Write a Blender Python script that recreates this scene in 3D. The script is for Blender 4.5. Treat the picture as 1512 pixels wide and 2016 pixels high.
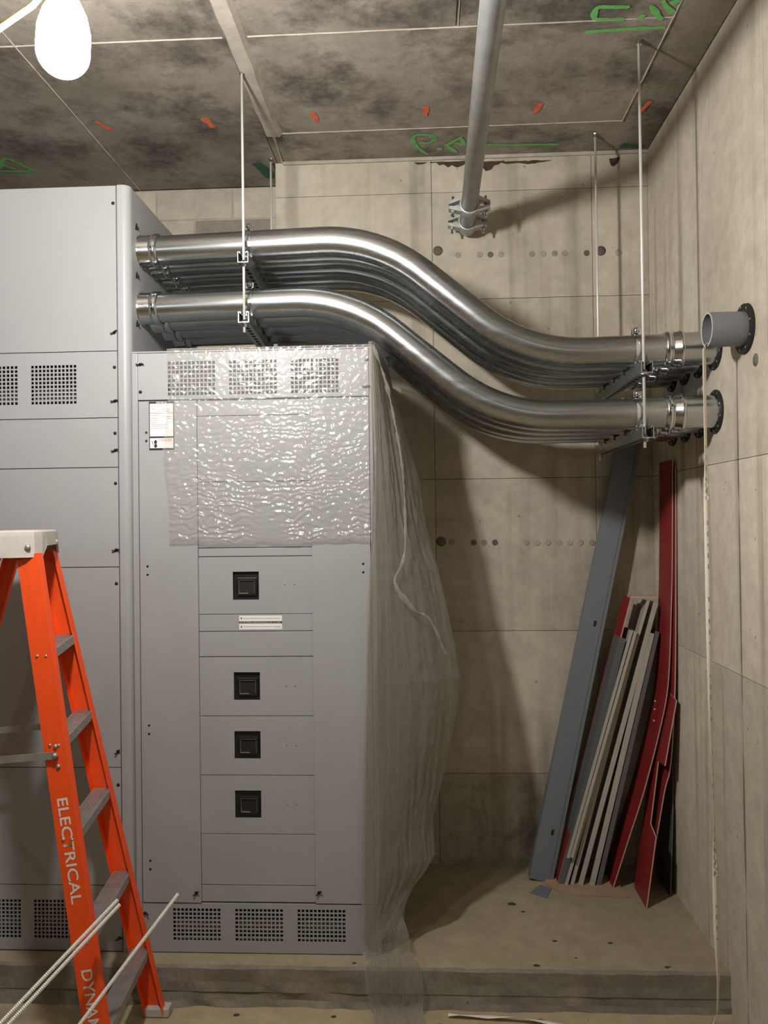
import bpy, bmesh, math, random
from mathutils import Vector, Matrix, noise
random.seed(7)
S = bpy.context.scene
for o in list(bpy.data.objects): bpy.data.objects.remove(o)
COL = S.collection
V = Vector
# ------------------------------------------------------------------ camera
cam = bpy.data.cameras.new('camera'); camo = bpy.data.objects.new('camera', cam); COL.objects.link(camo)
cam.sensor_fit = 'VERTICAL'; cam.sensor_height = 36.0; cam.lens = 36.0*1635/2016; cam.clip_start = 0.05
_R = V((0.998696, 0.04952581, -0.01238909)); _U = V((0.01289068, -0.0098213, 0.99986868)); _F = V((-0.04939763, 0.99872455, 0.01044692))
camo.matrix_world = Matrix(((_R.x, _U.x, -_F.x, 0), (_R.y, _U.y, -_F.y, 0), (_R.z, _U.z, -_F.z, 1.7689), (0, 0, 0, 1)))
S.camera = camo
# ------------------------------------------------------------------ world, lights, exposure
w = bpy.data.worlds.new('world'); S.world = w; w.use_nodes = True
w.node_tree.nodes['Background'].inputs[0].default_value = (0.5, 0.5, 0.5, 1); w.node_tree.nodes['Background'].inputs[1].default_value = 0.005
BULB = 800.0
WARM = (1.0, 0.95, 0.90)
def lamp(name, loc, power, r=0.06):
    l = bpy.data.lights.new(name, 'POINT'); l.energy = power; l.color = WARM; l.shadow_soft_size = r
    o = bpy.data.objects.new(name, l); COL.objects.link(o); o.location = loc
lamp('work_bulb_behind_camera', (-2.75, -0.3, 2.55), 14)      # further bulbs of the same string of work lights
lamp('work_bulb_far_end', (0.25, -1.6, 2.95), 4)
vs = S.view_settings; vs.view_transform = 'Standard'; vs.look = 'None'; vs.gamma = 1.0; vs.use_curve_mapping = False; vs.exposure = 0.0
S.display_settings.display_device = 'sRGB'

# ------------------------------------------------------------------ mesh helpers
class MB:
    def __init__(s): s.v = []; s.f = []; s.sm = []
    def add(s, vs, fs, sm=False):
        n = len(s.v); s.v += [V(p) for p in vs]; s.f += [[i+n for i in f] for f in fs]; s.sm += [sm]*len(fs); return s
    def box(s, x0, x1, y0, y1, z0, z1):
        return s.add([(x, y, z) for z in (z0, z1) for y in (y0, y1) for x in (x0, x1)],
                     [(0, 2, 3, 1), (4, 5, 7, 6), (0, 1, 5, 4), (2, 6, 7, 3), (0, 4, 6, 2), (1, 3, 7, 5)])
    def obox(s, c, ax, ay, az, hx, hy, hz):
        c = V(c); ax = V(ax).normalized()*hx; ay = V(ay).normalized()*hy; az = V(az).normalized()*hz
        p = [c+ax*i+ay*j+az*k for k in (-1, 1) for j in (-1, 1) for i in (-1, 1)]
        return s.add(p, [(0, 2, 3, 1), (4, 5, 7, 6), (0, 1, 5, 4), (2, 6, 7, 3), (0, 4, 6, 2), (1, 3, 7, 5)])
    def bar(s, a, b, side, wd, th):                       # box from a to b, wd along side, th across
        a = V(a); b = V(b); d = (b-a); n = d.cross(V(side)).normalized(); sd = n.cross(d).normalized()
        return s.obox((a+b)/2, sd, n, d, wd/2, th/2, d.length/2)
    def tube(s, pts, r, n=12, cap=True, sm=True):
        pts = [V(p) for p in pts]; m = len(pts); rr = r if isinstance(r, (list, tuple)) else [r]*m
        t0 = (pts[1]-pts[0]).normalized(); u = t0.orthogonal().normalized(); vs = []
        for i, p in enumerate(pts):
            t = (pts[min(i+1, m-1)]-pts[max(i-1, 0)]).normalized()
            u = (u-t*u.dot(t)).normalized(); q = t.cross(u)
            vs += [p+(u*math.cos(2*math.pi*k/n)+q*math.sin(2*math.pi*k/n))*rr[i] for k in range(n)]
        fs = [(i*n+k, i*n+(k+1) % n, (i+1)*n+(k+1) % n, (i+1)*n+k) for i in range(m-1) for k in range(n)]
        s.add(vs, fs, sm)
        if cap:
            s.add(vs[:n], [list(range(n))[::-1]]); s.add(vs[-n:], [list(range(n))])
        return s
    def lathe(s, o, ax, prof, n=24, sm=True, close=False):   # prof: (along, radius)
        o = V(o); ax = V(ax).normalized(); u = ax.orthogonal().normalized(); q = ax.cross(u); vs = []; m = len(prof)
        for a, r in prof:
            vs += [o+ax*a+(u*math.cos(2*math.pi*k/n)+q*math.sin(2*math.pi*k/n))*max(r, 1e-5) for k in range(n)]
        fs = [(i*n+k, i*n+(k+1) % n, ((i+1) % m)*n+(k+1) % n, ((i+1) % m)*n+k) for i in range(m if close else m-1) for k in range(n)]
        return s.add(vs, fs, sm)
    def prism(s, poly, vec):
        n = len(poly); vec = V(vec); p = [V(a) for a in poly]
        return s.add(p+[a+vec for a in p], [list(range(n))[::-1], list(range(n, 2*n))]+[(i, (i+1) % n, n+(i+1) % n, n+i) for i in range(n)])
    def grid(s, rows, sm=True):
        m = len(rows); n = len(rows[0])
        return s.add([p for r in rows for p in r], [(i*n+k, i*n+k+1, (i+1)*n+k+1, (i+1)*n+k) for i in range(m-1) for k in range(n-1)], sm)

def base_of(p):
    o = V((0, 0, 0))
    while p is not None: o += p.location; p = p.parent
    return o
def part(name, mb, mat, parent=None, bevel=0, loc=None, fix=True, label=None, kind=None):
    b = base_of(parent); me = bpy.data.meshes.new(name)
    off = b if loc is None else b+V(loc)
    me.from_pydata([tuple(p-off) for p in mb.v], [], mb.f)
    for p, sflag in zip(me.polygons, mb.sm): p.use_smooth = sflag
    if fix or bevel:
        bm = bmesh.new(); bm.from_mesh(me)
        bmesh.ops.remove_doubles(bm, verts=bm.verts, dist=1e-6)
        if fix: bmesh.ops.recalc_face_normals(bm, faces=bm.faces)
        if bevel:
            es = [e for e in bm.edges if len(e.link_faces) == 2 and e.calc_face_angle(0) > 0.5]
            bmesh.ops.bevel(bm, geom=es, offset=bevel, segments=2, affect='EDGES', profile=0.5)
        bm.to_mesh(me); bm.free()
    me.materials.append(mat)
    o = bpy.data.objects.new(name, me); COL.objects.link(o); o.parent = parent
    if loc is not None: o.location = loc
    if label: o['label'] = label
    if kind: o['kind'] = kind
    return o
def tag(o, label, cat, group=None):
    o['label'] = label; o['category'] = cat
    if group: o['group'] = group
    return o
def thing(name, loc, label, cat, group=None):
    o = bpy.data.objects.new(name, None); COL.objects.link(o); o.location = loc; o.empty_display_size = 0.1
    return tag(o, label, cat, group)
def struct(o): o['kind'] = 'structure'; return o
def text(name, s, mat, parent, org, xd, yd, width, height, bold=0.0):
    cu = bpy.data.curves.new(name, 'FONT'); cu.body = s; cu.size = 1.0; cu.resolution_u = 3; cu.offset = bold
    t = bpy.data.objects.new(name, cu); COL.objects.link(t); bpy.context.view_layer.update()
    me = bpy.data.meshes.new_from_object(t.evaluated_get(bpy.context.evaluated_depsgraph_get()))
    bpy.data.objects.remove(t)
    xs = [v.co.x for v in me.vertices]; ys = [v.co.y for v in me.vertices]
    x0, x1, y0, y1 = min(xs), max(xs), min(ys), max(ys); b = base_of(parent)
    xd = V(xd).normalized(); yd = V(yd).normalized()
    for v in me.vertices:
        v.co = V(org)+xd*((v.co.x-x0)/(x1-x0)*width)+yd*((v.co.y-y0)/(y1-y0)*height)-b
    me.materials.clear(); me.materials.append(mat); me.name = name
    o = bpy.data.objects.new(name, me); COL.objects.link(o); o.parent = parent
    return o

# ------------------------------------------------------------------ materials
def newmat(name):
    m = bpy.data.materials.new(name); m.use_nodes = True; return m, m.node_tree.nodes, m.node_tree.links, m.node_tree.nodes['Principled BSDF']
def ramp(N, stops):
    r = N.new('ShaderNodeValToRGB'); e = r.color_ramp.elements
    while len(e) < len(stops): e.new(0.5)
    for k, (p, c) in enumerate(stops): e[k].position = p; e[k].color = (*c, 1)
    return r
def mixc(N, L, a, b, fac, mode='MIX'):
    m = N.new('ShaderNodeMix'); m.data_type = 'RGBA'; m.blend_type = mode
    for i, x in ((6, a), (7, b)):
        if isinstance(x, tuple): m.inputs[i].default_value = (*x, 1)
        else: L.new(x, m.inputs[i])
    if isinstance(fac, float): m.inputs[0].default_value = fac
    else: L.new(fac, m.inputs[0])
    return m.outputs[2]
def nz(N, L, pos, scale, detail=4, rough=0.55, stretch=None, dist=0.0):
    n = N.new('ShaderNodeTexNoise'); n.inputs['Scale'].default_value = scale; n.inputs['Detail'].default_value = detail
    n.inputs['Roughness'].default_value = rough; n.inputs['Distortion'].default_value = dist
    if stretch:
        mp = N.new('ShaderNodeMapping'); mp.inputs['Scale'].default_value = stretch; L.new(pos, mp.inputs[0]); L.new(mp.outputs[0], n.inputs['Vector'])
    else: L.new(pos, n.inputs['Vector'])
    return n.outputs['Fac']
def concrete(name, lo, mid, hi, big=1.3, streak=None, streak_col=(0.12, 0.11, 0.09), streak_amt=0.5, rough=0.85, bump=0.15, var=0.12, pits=True, dark=None, swirl=0.4):
    m, N, L, B = newmat(name); g = N.new('ShaderNodeNewGeometry'); P = g.outputs['Position']
    r1 = ramp(N, [(0.28, lo), (0.5, mid), (0.72, hi)]); L.new(nz(N, L, P, big, 8, 0.66, dist=swirl), r1.inputs[0])
    c = r1.outputs[0]
    r2 = ramp(N, [(0.3, (0.78, 0.78, 0.78)), (0.7, (1.15, 1.14, 1.12))]); L.new(nz(N, L, P, 14, 5, 0.7), r2.inputs[0])
    c = mixc(N, L, c, r2.outputs[0], 0.7, 'MULTIPLY')
    if streak:
        r3 = ramp(N, [(0.52, (0, 0, 0)), (0.68, (1, 1, 1))]); L.new(nz(N, L, P, 1.0, 3, 0.6, stretch=streak), r3.inputs[0])
        r4 = ramp(N, [(0.35, (0, 0, 0)), (0.6, (1, 1, 1))]); L.new(nz(N, L, P, 1.2, 3), r4.inputs[0])
        mm = N.new('ShaderNodeMath'); mm.operation = 'MULTIPLY'; L.new(r3.outputs[0], mm.inputs[0]); L.new(r4.outputs[0], mm.inputs[1])
        m2 = N.new('ShaderNodeMath'); m2.operation = 'MULTIPLY'; L.new(mm.outputs[0], m2.inputs[0]); m2.inputs[1].default_value = streak_amt
        c = mixc(N, L, c, streak_col, m2.outputs[0])
    if dark:
        r6 = ramp(N, [(0.47, (0, 0, 0)), (0.62, (1, 1, 1))]); L.new(nz(N, L, P, dark[1], 10, 0.74, dist=swirl), r6.inputs[0])
        m4 = N.new('ShaderNodeMath'); m4.operation = 'MULTIPLY'; L.new(r6.outputs[0], m4.inputs[0]); m4.inputs[1].default_value = dark[2]
        c = mixc(N, L, c, dark[0], m4.outputs[0])
    if pits:
        vo = N.new('ShaderNodeTexVoronoi'); vo.inputs['Scale'].default_value = 9; L.new(P, vo.inputs['Vector'])
        r5 = ramp(N, [(0.03, (1, 1, 1)), (0.06, (0, 0, 0))]); L.new(vo.outputs['Distance'], r5.inputs[0])
        m3 = N.new('ShaderNodeMath'); m3.operation = 'MULTIPLY'; L.new(r5.outputs[0], m3.inputs[0]); m3.inputs[1].default_value = 0.55
        c = mixc(N, L, c, (0.06, 0.055, 0.045), m3.outputs[0])
    oi = N.new('ShaderNodeObjectInfo'); mr = N.new('ShaderNodeMapRange'); L.new(oi.outputs['Random'], mr.inputs[0]); mr.inputs[3].default_value = 1-var; mr.inputs[4].default_value = 1+var
    cc = N.new('ShaderNodeCombineColor'); [L.new(mr.outputs[0], cc.inputs[i]) for i in range(3)]
    c = mixc(N, L, c, cc.outputs[0], 1.0, 'MULTIPLY')
    L.new(c, B.inputs['Base Color']); B.inputs['Roughness'].default_value = rough; B.inputs['Specular IOR Level'].default_value = 0.25
    bp = N.new('ShaderNodeBump'); bp.inputs['Strength'].default_value = bump; bp.inputs['Distance'].default_value = 0.01
    L.new(nz(N, L, P, 45, 6, 0.7), bp.inputs['Height']); L.new(bp.outputs[0], B.inputs['Normal'])
    return m
def plain(name, col, rough=0.5, metal=0.0, spec=0.5, nscale=0, namt=0.15, stretch=None, bump=0.0, rvar=0.0, coat=0.0):
    m, N, L, B = newmat(name); B.inputs['Base Color'].default_value = (*col, 1); B.inputs['Roughness'].default_value = rough
    B.inputs['Metallic'].default_value = metal; B.inputs['Specular IOR Level'].default_value = spec; B.inputs['Coat Weight'].default_value = coat
    if nscale:
        g = N.new('ShaderNodeNewGeometry'); f = nz(N, L, g.outputs['Position'], nscale, 5, 0.6, stretch=stretch)
        a = tuple(c*(1-namt) for c in col); b = tuple(min(1, c*(1+namt)) for c in col)
        r = ramp(N, [(0.3, a), (0.7, b)]); L.new(f, r.inputs[0]); L.new(r.outputs[0], B.inputs['Base Color'])
        if rvar:
            mr = N.new('ShaderNodeMapRange'); L.new(f, mr.inputs[0]); mr.inputs[1].default_value = 0.3; mr.inputs[2].default_value = 0.7
            mr.inputs[3].default_value = max(0.02, rough-rvar); mr.inputs[4].default_value = rough+rvar; L.new(mr.outputs[0], B.inputs['Roughness'])
        if bump:
            bp = N.new('ShaderNodeBump'); bp.inputs['Strength'].default_value = bump; bp.inputs['Distance'].default_value = 0.003
            L.new(f, bp.inputs['Height']); L.new(bp.outputs[0], B.inputs['Normal'])
    return m
M = {}
M['wall'] = concrete('cast_concrete_wall', (0.40, 0.36, 0.285), (0.53, 0.485, 0.395), (0.60, 0.555, 0.455), 1.5, (9, 9, 0.35), streak_col=(0.23, 0.2, 0.15), streak_amt=0.5)
M['wall_low'] = concrete('stained_wall_base', (0.33, 0.30, 0.235), (0.44, 0.41, 0.335), (0.52, 0.48, 0.395), 1.8, (9, 9, 0.35), streak_col=(0.2, 0.175, 0.13), streak_amt=0.5, dark=((0.13, 0.12, 0.095), 4.5, 0.7), swirl=0.2)
M['wall_r'] = concrete('cast_concrete_right_wall', (0.43, 0.385, 0.305), (0.56, 0.51, 0.42), (0.63, 0.58, 0.48), 1.2, (9, 11, 0.3), streak_col=(0.22, 0.19, 0.145), streak_amt=0.6)
M['ceil'] = concrete('form_stained_ceiling', (0.19, 0.17, 0.142), (0.28, 0.252, 0.212), (0.37, 0.335, 0.285), 2.2, None, rough=0.75, pits=False, var=0.12, dark=((0.075, 0.068, 0.058), 2.6, 0.85), swirl=0.08)
M['ridge'] = concrete('ceiling_cement_ridge', (0.36, 0.33, 0.28), (0.46, 0.42, 0.36), (0.54, 0.5, 0.43), 6, None, pits=False)
M['floor'] = concrete('dusty_concrete_floor', (0.33, 0.275, 0.175), (0.42, 0.35, 0.225), (0.48, 0.405, 0.265), 1.8, None, rough=0.8, var=0.0)
M['pad'] = concrete('concrete_pad_top', (0.27, 0.23, 0.155), (0.34, 0.292, 0.2), (0.40, 0.345, 0.24), 1.6, None, rough=0.8, var=0.0, pits=False)
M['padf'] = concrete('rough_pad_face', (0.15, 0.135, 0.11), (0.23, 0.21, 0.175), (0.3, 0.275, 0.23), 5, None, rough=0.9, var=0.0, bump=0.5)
M['block'] = concrete('concrete_block', (0.46, 0.42, 0.345), (0.54, 0.495, 0.41), (0.6, 0.55, 0.46), 5, None, var=0.1, bump=0.3)
M['block_d'] = concrete('grey_concrete_block', (0.24, 0.225, 0.19), (0.29, 0.27, 0.23), (0.33, 0.31, 0.26), 5, None, var=0.02, bump=0.3)
M['void'] = plain('stain_and_gap_shade', (0.06, 0.042, 0.028), 0.95, nscale=30, namt=0.5)
M['grey'] = plain('grey_enamel', (0.325, 0.332, 0.338), 0.42, 0, 0.45, 3, 0.03)
M['greyd'] = plain('grey_enamel_interior', (0.10, 0.10, 0.105), 0.6)
M['black'] = plain('black_interior', (0.008, 0.008, 0.008), 0.7)  # near-black stands in for the shade inside vents, slots and hollows
M['blackp'] = plain('black_moulded_plastic', (0.012, 0.012, 0.013), 0.38)
M['filt'] = plain('dark_grey_filter', (0.10, 0.10, 0.10), 0.7)
M['screw'] = plain('blackened_screw', (0.02, 0.02, 0.02), 0.5, 0.5)
M['emt'] = plain('galvanised_conduit', (0.50, 0.525, 0.54), 0.26, 1.0, 0.5, 7, 0.06, (0.25, 5, 5), rvar=0.03)
M['zinc'] = plain('bright_zinc_fitting', (0.62, 0.645, 0.67), 0.13, 1.0, 0.5, 20, 0.06, rvar=0.04)
M['strut'] = plain('pregalvanised_strut', (0.55, 0.57, 0.58), 0.33, 1.0, 0.5, 25, 0.1)
M['rod'] = plain('zinc_threaded_rod', (0.80, 0.80, 0.77), 0.4, 0.35)
M['galv'] = plain('dull_galvanised_pipe', (0.36, 0.37, 0.365), 0.42, 0.6, 0.5, 16, 0.14)
M['cast'] = plain('galvanised_cast_coupling', (0.42, 0.43, 0.42), 0.45, 0.5, 0.5, 30, 0.15)
M['pvc'] = plain('grey_pvc', (0.17, 0.175, 0.185), 0.4)
M['pvce'] = plain('cut_pvc_edge', (0.45, 0.45, 0.45), 0.6)
M['rubber'] = plain('black_rubber_seal', (0.012, 0.012, 0.012), 0.6)
M['orange'] = plain('orange_fibreglass', (0.86, 0.085, 0.012), 0.42, 0, 0.45, 60, 0.06, (1, 1, 0.2))
M['alu'] = plain('scuffed_aluminium', (0.42, 0.415, 0.40), 0.45, 0.7, 0.5, 25, 0.15)
M['cap'] = plain('grey_plastic_ladder_cap', (0.46, 0.44, 0.40), 0.6, nscale=20, namt=0.08)
M['sten'] = plain('white_stencil_paint', (0.75, 0.68, 0.62), 0.7)
M['red'] = plain('red_insulating_board', (0.26, 0.022, 0.02), 0.45, nscale=6, namt=0.1)
M['rede'] = plain('pale_cut_board_edge', (0.55, 0.36, 0.32), 0.6)
M['greyc'] = plain('blue_grey_enamel', (0.165, 0.185, 0.21), 0.38)
M['dkgrey'] = plain('dark_grey_enamel', (0.12, 0.125, 0.13), 0.45)
M['card'] = plain('corrugated_cardboard', (0.36, 0.245, 0.165), 0.85, nscale=15, namt=0.1)
M['white'] = plain('white_label', (0.82, 0.82, 0.80), 0.45)
M['print'] = plain('grey_print', (0.35, 0.35, 0.35), 0.6)
M['ink'] = plain('black_ink', (0.012, 0.012, 0.012), 0.5)
M['redink'] = plain('red_ink', (0.7, 0.05, 0.04), 0.5)
M['tape'] = plain('white_pull_tape', (0.82, 0.78, 0.68), 0.75, nscale=200, namt=0.08)
M['cord'] = plain('yellow_cord', (0.75, 0.62, 0.12), 0.5)
M['sock'] = plain('green_lamp_socket', (0.35, 0.6, 0.08), 0.5)
M['crumb'] = plain('dark_grit', (0.05, 0.042, 0.032), 0.9)
def spray(name, col, top=0.92):
    m, N, L, B = newmat(name); B.inputs['Base Color'].default_value = (*col, 1); B.inputs['Roughness'].default_value = 0.8
    g = N.new('ShaderNodeNewGeometry'); r = ramp(N, [(0.22, (0.35, 0.35, 0.35)), (0.5, (top, top, top))]); L.new(nz(N, L, g.outputs['Position'], 13, 6, 0.7), r.inputs[0])
    L.new(r.outputs[0], B.inputs['Alpha']); return m
M['green'] = spray('green_spray_paint', (0.16, 0.50, 0.14)); M['teal'] = spray('teal_spray_paint', (0.0, 0.13, 0.085), 0.6); M['orspray'] = spray('orange_spray_paint', (0.85, 0.17, 0.08))
def emit(name, col, st):
    m, N, L, B = newmat(name); B.inputs['Base Color'].default_value = (0.9, 0.9, 0.9, 1); B.inputs['Emission Color'].default_value = (*col, 1); B.inputs['Emission Strength'].default_value = st; return m
M['bulb'] = emit('lit_bulb_glass', WARM, BULB)
def film(name, lo, hi, body=(0.80, 0.79, 0.76), rough=0.18, bscale=120, bstr=0.15, stretch=None, trans=0.3):
    m, N, L, B = newmat(name); out = N['Material Output']
    B.inputs['Base Color'].default_value = (*body, 1); B.inputs['Roughness'].default_value = rough; B.inputs['Specular IOR Level'].default_value = 0.9
    tr = N.new('ShaderNodeBsdfTransparent'); tr.inputs[0].default_value = (0.97, 0.97, 0.96, 1)
    tl = N.new('ShaderNodeBsdfTranslucent'); tl.inputs[0].default_value = (*body, 1)
    g = N.new('ShaderNodeNewGeometry'); h = nz(N, L, g.outputs['Position'], bscale, 3, 0.5, stretch=stretch)
    bp = N.new('ShaderNodeBump'); bp.inputs['Strength'].default_value = bstr; bp.inputs['Distance'].default_value = 0.004; L.new(h, bp.inputs['Height']); L.new(bp.outputs[0], B.inputs['Normal'])
    lw = N.new('ShaderNodeLayerWeight'); lw.inputs[0].default_value = 0.35; L.new(bp.outputs[0], lw.inputs['Normal'])
    mr = N.new('ShaderNodeMapRange'); L.new(lw.outputs['Facing'], mr.inputs[0]); mr.inputs[3].default_value = lo; mr.inputs[4].default_value = hi
    bx = N.new('ShaderNodeMixShader'); bx.inputs[0].default_value = trans; L.new(B.outputs[0], bx.inputs[1]); L.new(tl.outputs[0], bx.inputs[2])
    mx = N.new('ShaderNodeMixShader'); L.new(mr.outputs[0], mx.inputs[0]); L.new(tr.outputs[0], mx.inputs[1]); L.new(bx.outputs[0], mx.inputs[2]); L.new(mx.outputs[0], out.inputs[0])
    return m
M['film'] = film('crinkled_clear_film', 0.24, 0.6, body=(0.56, 0.56, 0.545), trans=0.1, rough=0.19)
M['filmd'] = film('draped_cloudy_film', 0.36, 0.85, body=(0.46, 0.44, 0.40), bscale=1.0, bstr=0.22, stretch=(34, 34, 5), trans=0.35, rough=0.13)

# ------------------------------------------------------------------ measures of the room
YF, YB, YL, XR, ZC, ZP, YP = 3.12, 3.956, 4.225, 1.066, 3.498, 0.141, 3.03
XL0, YFR = -5.5, -6.0
g = 0.002
# floor
mb = MB().box(XL0-.1, XR+.1, YFR-.1, YL+.1, -0.1, 0.0); struct(part('floor', mb, M['floor']))
# ceiling and its formwork panels, ridges
mb = MB().box(XL0-.1, XR+.1, YFR-.1, YL+.1, ZC+0.008, ZC+0.15); ceil = struct(part('ceiling', mb, M['ceil']))
def cpanel(x0, x1, y0, y1):
    part('form_panel', MB().box(x0+g, x1-g, y0+g, y1-g, ZC+random.uniform(-.001, .002), ZC+0.01), M['ceil'], ceil)
ys = [YFR, -4.0, -2.7, -1.3, 0.1, 1.5, 2.91]
xs = [XL0, -3.8, -2.28, -1.46, -0.655, 0.13, 0.88, XR]
for a, b in zip(ys, ys[1:]):
    for c, d_ in zip(xs, xs[1:]): cpanel(c, d_, a, b)
cpanel(XL0, -2.28, 2.91, YL); cpanel(-2.28, -1.46, 2.91, YL); cpanel(-1.46, -0.69, 2.91, YL); cpanel(-0.69, -0.655, 2.91, YL)
cpanel(-0.655, 0.88, 2.91, 3.65); cpanel(0.88, XR, 2.91, 3.65); cpanel(-0.655, XR, 3.65, YB)
def ridge(pts, wd=0.007, h=0.006):
    wd *= .7; h *= .7
    rows = []; pts = [V(p) for p in pts]
    for i in range(len(pts)-1):
        n = max(2, int((pts[i+1]-pts[i]).length/0.03)); d_ = (pts[i+1]-pts[i]).normalized(); s_ = V((-d_.y, d_.x, 0))
        for k in range(n+(1 if i == len(pts)-2 else 0)):
            p = pts[i].lerp(pts[i+1], k/n); wv = wd*(0.75+0.6*noise.noise(p*14)); hv = h*(0.8+0.5*noise.noise(p*20+V((3, 0, 0))))
            rows.append([V((p.x, p.y, ZC+.006))-s_*wv, V((p.x, p.y, ZC-hv))-s_*wv*.5, V((p.x, p.y, ZC-hv))+s_*wv*.5, V((p.x, p.y, ZC+.006))+s_*wv])
    part('joint_ridge', MB().grid(rows), M['ridge'], ceil)
ridge([(-1.46, 1.6, 0), (-1.455, YL, 0)]); ridge([(0.88, 1.6, 0), (0.88, 3.65, 0)], 0.006)
ridge([(XL0, 2.91, 0), (-0.7, 2.912, 0)], 0.006); ridge([(-0.61, 2.912, 0), (0.88, 2.90, 0)], 0.005); ridge([(0.13, 1.6, 0), (0.138, 2.9, 0)], 0.004, .004)
ridge([(-0.655, 3.655, 0), (0.88, 3.645, 0)], 0.006)
# filler strip sagging below the joint
rows = []
for k in range(90):
    y = 1.2+k*(3.655-1.2)/89; n1 = noise.noise(V((0, y*6, 1)))*.008; n2 = noise.noise(V((5, y*7, 1)))*.008
    rows.append([(-0.695+n1, y, ZC+.005), (-0.683+n1, y, ZC-.012), (-0.63+n2, y, ZC-.016), (-0.612+n2, y, ZC+.005)])
rows.append([(a, 3.657, ZC+.005) for a, *_ in rows[-1]])
part('filler_strip', MB().grid(rows, False), M['ridge'], ceil)
ridge([(-0.655, 3.65, 0), (-0.665, YB, 0)], 0.012, 0.01)
# back wall, cast in panels
mb = MB().box(-0.70, XR+.1, YB+0.012, YL+.12, 0, ZC); wb = struct(part('wall_back', mb, M['wall']))
def wpanel(x0, x1, z0, z1, m='wall'):
    part('form_panel', MB().box(x0+.0012, x1-.0012, YB-random.uniform(0, .0012), YB+.02, z0+.0012, z1-.0012), M[m], wb)
zs = [0.0, 0.57, 1.241, 1.962, 2.817, 3.33, ZC]
for i, (a, b) in enumerate(zip(zs, zs[1:])):
    for c, d_ in zip([-0.70, 0.05, 0.805], [0.05, 0.805, XR]): wpanel(c, d_, a, b, 'wall_low' if i == 0 else 'wall')
def plug(x, z, r, m, dome=0.004):
    part('tie_plug', MB().lathe((x, YB-.0015, z), (0, -1, 0), [(-.004, r), (0.0015, r), (.0025, r*.8), (.001, r*.66), (.001, r*.3), (dome*.6, r*.22), (dome*.6, 0)], 14), M[m], wb)
M['plug'] = concrete('cement_plug', (0.27, 0.25, 0.2), (0.36, 0.33, 0.28), (0.44, 0.41, 0.35), 12, None, var=.15, pits=False)
M['plugd'] = concrete('dark_cement_patch', (0.10, 0.09, 0.075), (0.14, 0.13, 0.105), (0.18, 0.165, 0.135), 12, None, var=.15, pits=False)
for k, px in enumerate((902, 945, 966, 987, 1048, 1070, 1092, 1112, 1155, 1217)): plug(.077+(px-862)*.002393, 3.03-(px-862)*.00003, .014 if px != 1217 else .017, 'plugd' if px in (966, 1155) else 'plug')
for px in (933, 953, 975, 1037, 1058, 1079, 1101, 1122, 1143, 1165, 890): plug(.059+(px-862)*.002387, 1.663-(px-862)*.00003, .0135, 'plugd' if px in (933, 975) else 'plug')
for x, z in ((0.077, 3.052), (0.845, 3.03), (0.075, 1.667), (0.833, 1.673)):
    part('patched_tie_hole', MB().lathe((x, YB-.0012, z), (0, -1, 0), [(-.004, .024), (.0008, .0235), (.0006, 0)], 18), M['plugd'], wb)
# broken, stained wall top: flat patches, the gap's shade put into their brown
def spall(x0, x1, amp, seed, z=ZC-.02):
    n = 40; top = []; bot = []
    for k in range(n+1):
        x = x0+(x1-x0)*k/n; e = math.sin(math.pi*k/n)**0.5
        top.append((x, z+.004*noise.noise(V((x*40, seed, 0))))); bot.append((x, z-(.006+amp*max(0, .55+noise.noise(V((x*14, seed, 2)))+.3*noise.noise(V((x*50, seed, 2)))))*e))
    mb = MB()
    for k in range(n):
        mb.add([(top[k][0], YB-.003, top[k][1]), (top[k+1][0], YB-.003, top[k+1][1]), (bot[k+1][0], YB-.002, bot[k+1][1]), (bot[k][0], YB-.002, bot[k][1])], [(0, 1, 2, 3)])
    part('spalled_edge', mb, M['void'], wb, fix=False)
spall(0.04, 0.24, .035, 1.3); spall(0.235, 0.40, .035, 4.1, ZC-.026); spall(0.38, 0.62, .012, 7.7, ZC-.03); spall(-0.03, 0.03, .006, 9.9); spall(.89, .94, .05, 3.3, ZC-.03)
part('cement_fillet', MB().box(-0.66, XR, YB-.012, YB+.01, ZC-.014, ZC+.002), M['ridge'], wb)
# left, farther block wall
mb = MB().box(XL0, -0.69, YL+.02, YL+.12, 0, ZC); wl = struct(part('wall_back_left', mb, M['block']))
for r in range(6):
    z1 = 3.335-.2*(r-1) if r else ZC; z0 = 3.335-.2*r
    off = -0.97 if r % 2 == 0 else -0.77
    for k in range(-1, 5):
        x1 = min(off-.4*k, -.69); x0 = off-.4*(k+1)
        if x1-x0 < .03: continue
        part('block', MB().box(x0+.004, x1-.004, YL-.001+random.uniform(0, .002), YL+.03, z0+.004, min(z1, ZC-.004)-.004), M['block_d' if (r == 1 and k == 0) else 'block'], wl, bevel=.002)
part('mortar', MB().box(-3.0, -.69, YL+.004, YL+.03, 2.3, ZC-.002), M['ridge'], wl)
# right wall in cast panels
mb = MB().box(XR+.012, XR+.2, YFR, YL, 0, ZC); wr = struct(part('wall_right', mb, M['wall_r']))
zr = [0.0, 1.228, 1.962, ZC]; yr = [YFR, -4.1, -2.2, -1.0, 0.2, 1.4, 2.62, 3.2, YB]
for a, b in zip(zr, zr[1:]):
    for c, d_ in zip(yr, yr[1:]):
        part('form_panel', MB().box(XR-random.uniform(0, .001), XR+.02, c+.001, d_-.001, a+.0012, b-.0012), M['wall_r'], wr)
for z, y in ((2.27, 2.715),):
    part('water_mark', MB().lathe((XR+.0008, y, z), (-1, 0, 0), [(-.002, .022), (.0025, .021), (.0025, 0)], 16), M['plugd'], wr)
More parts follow.
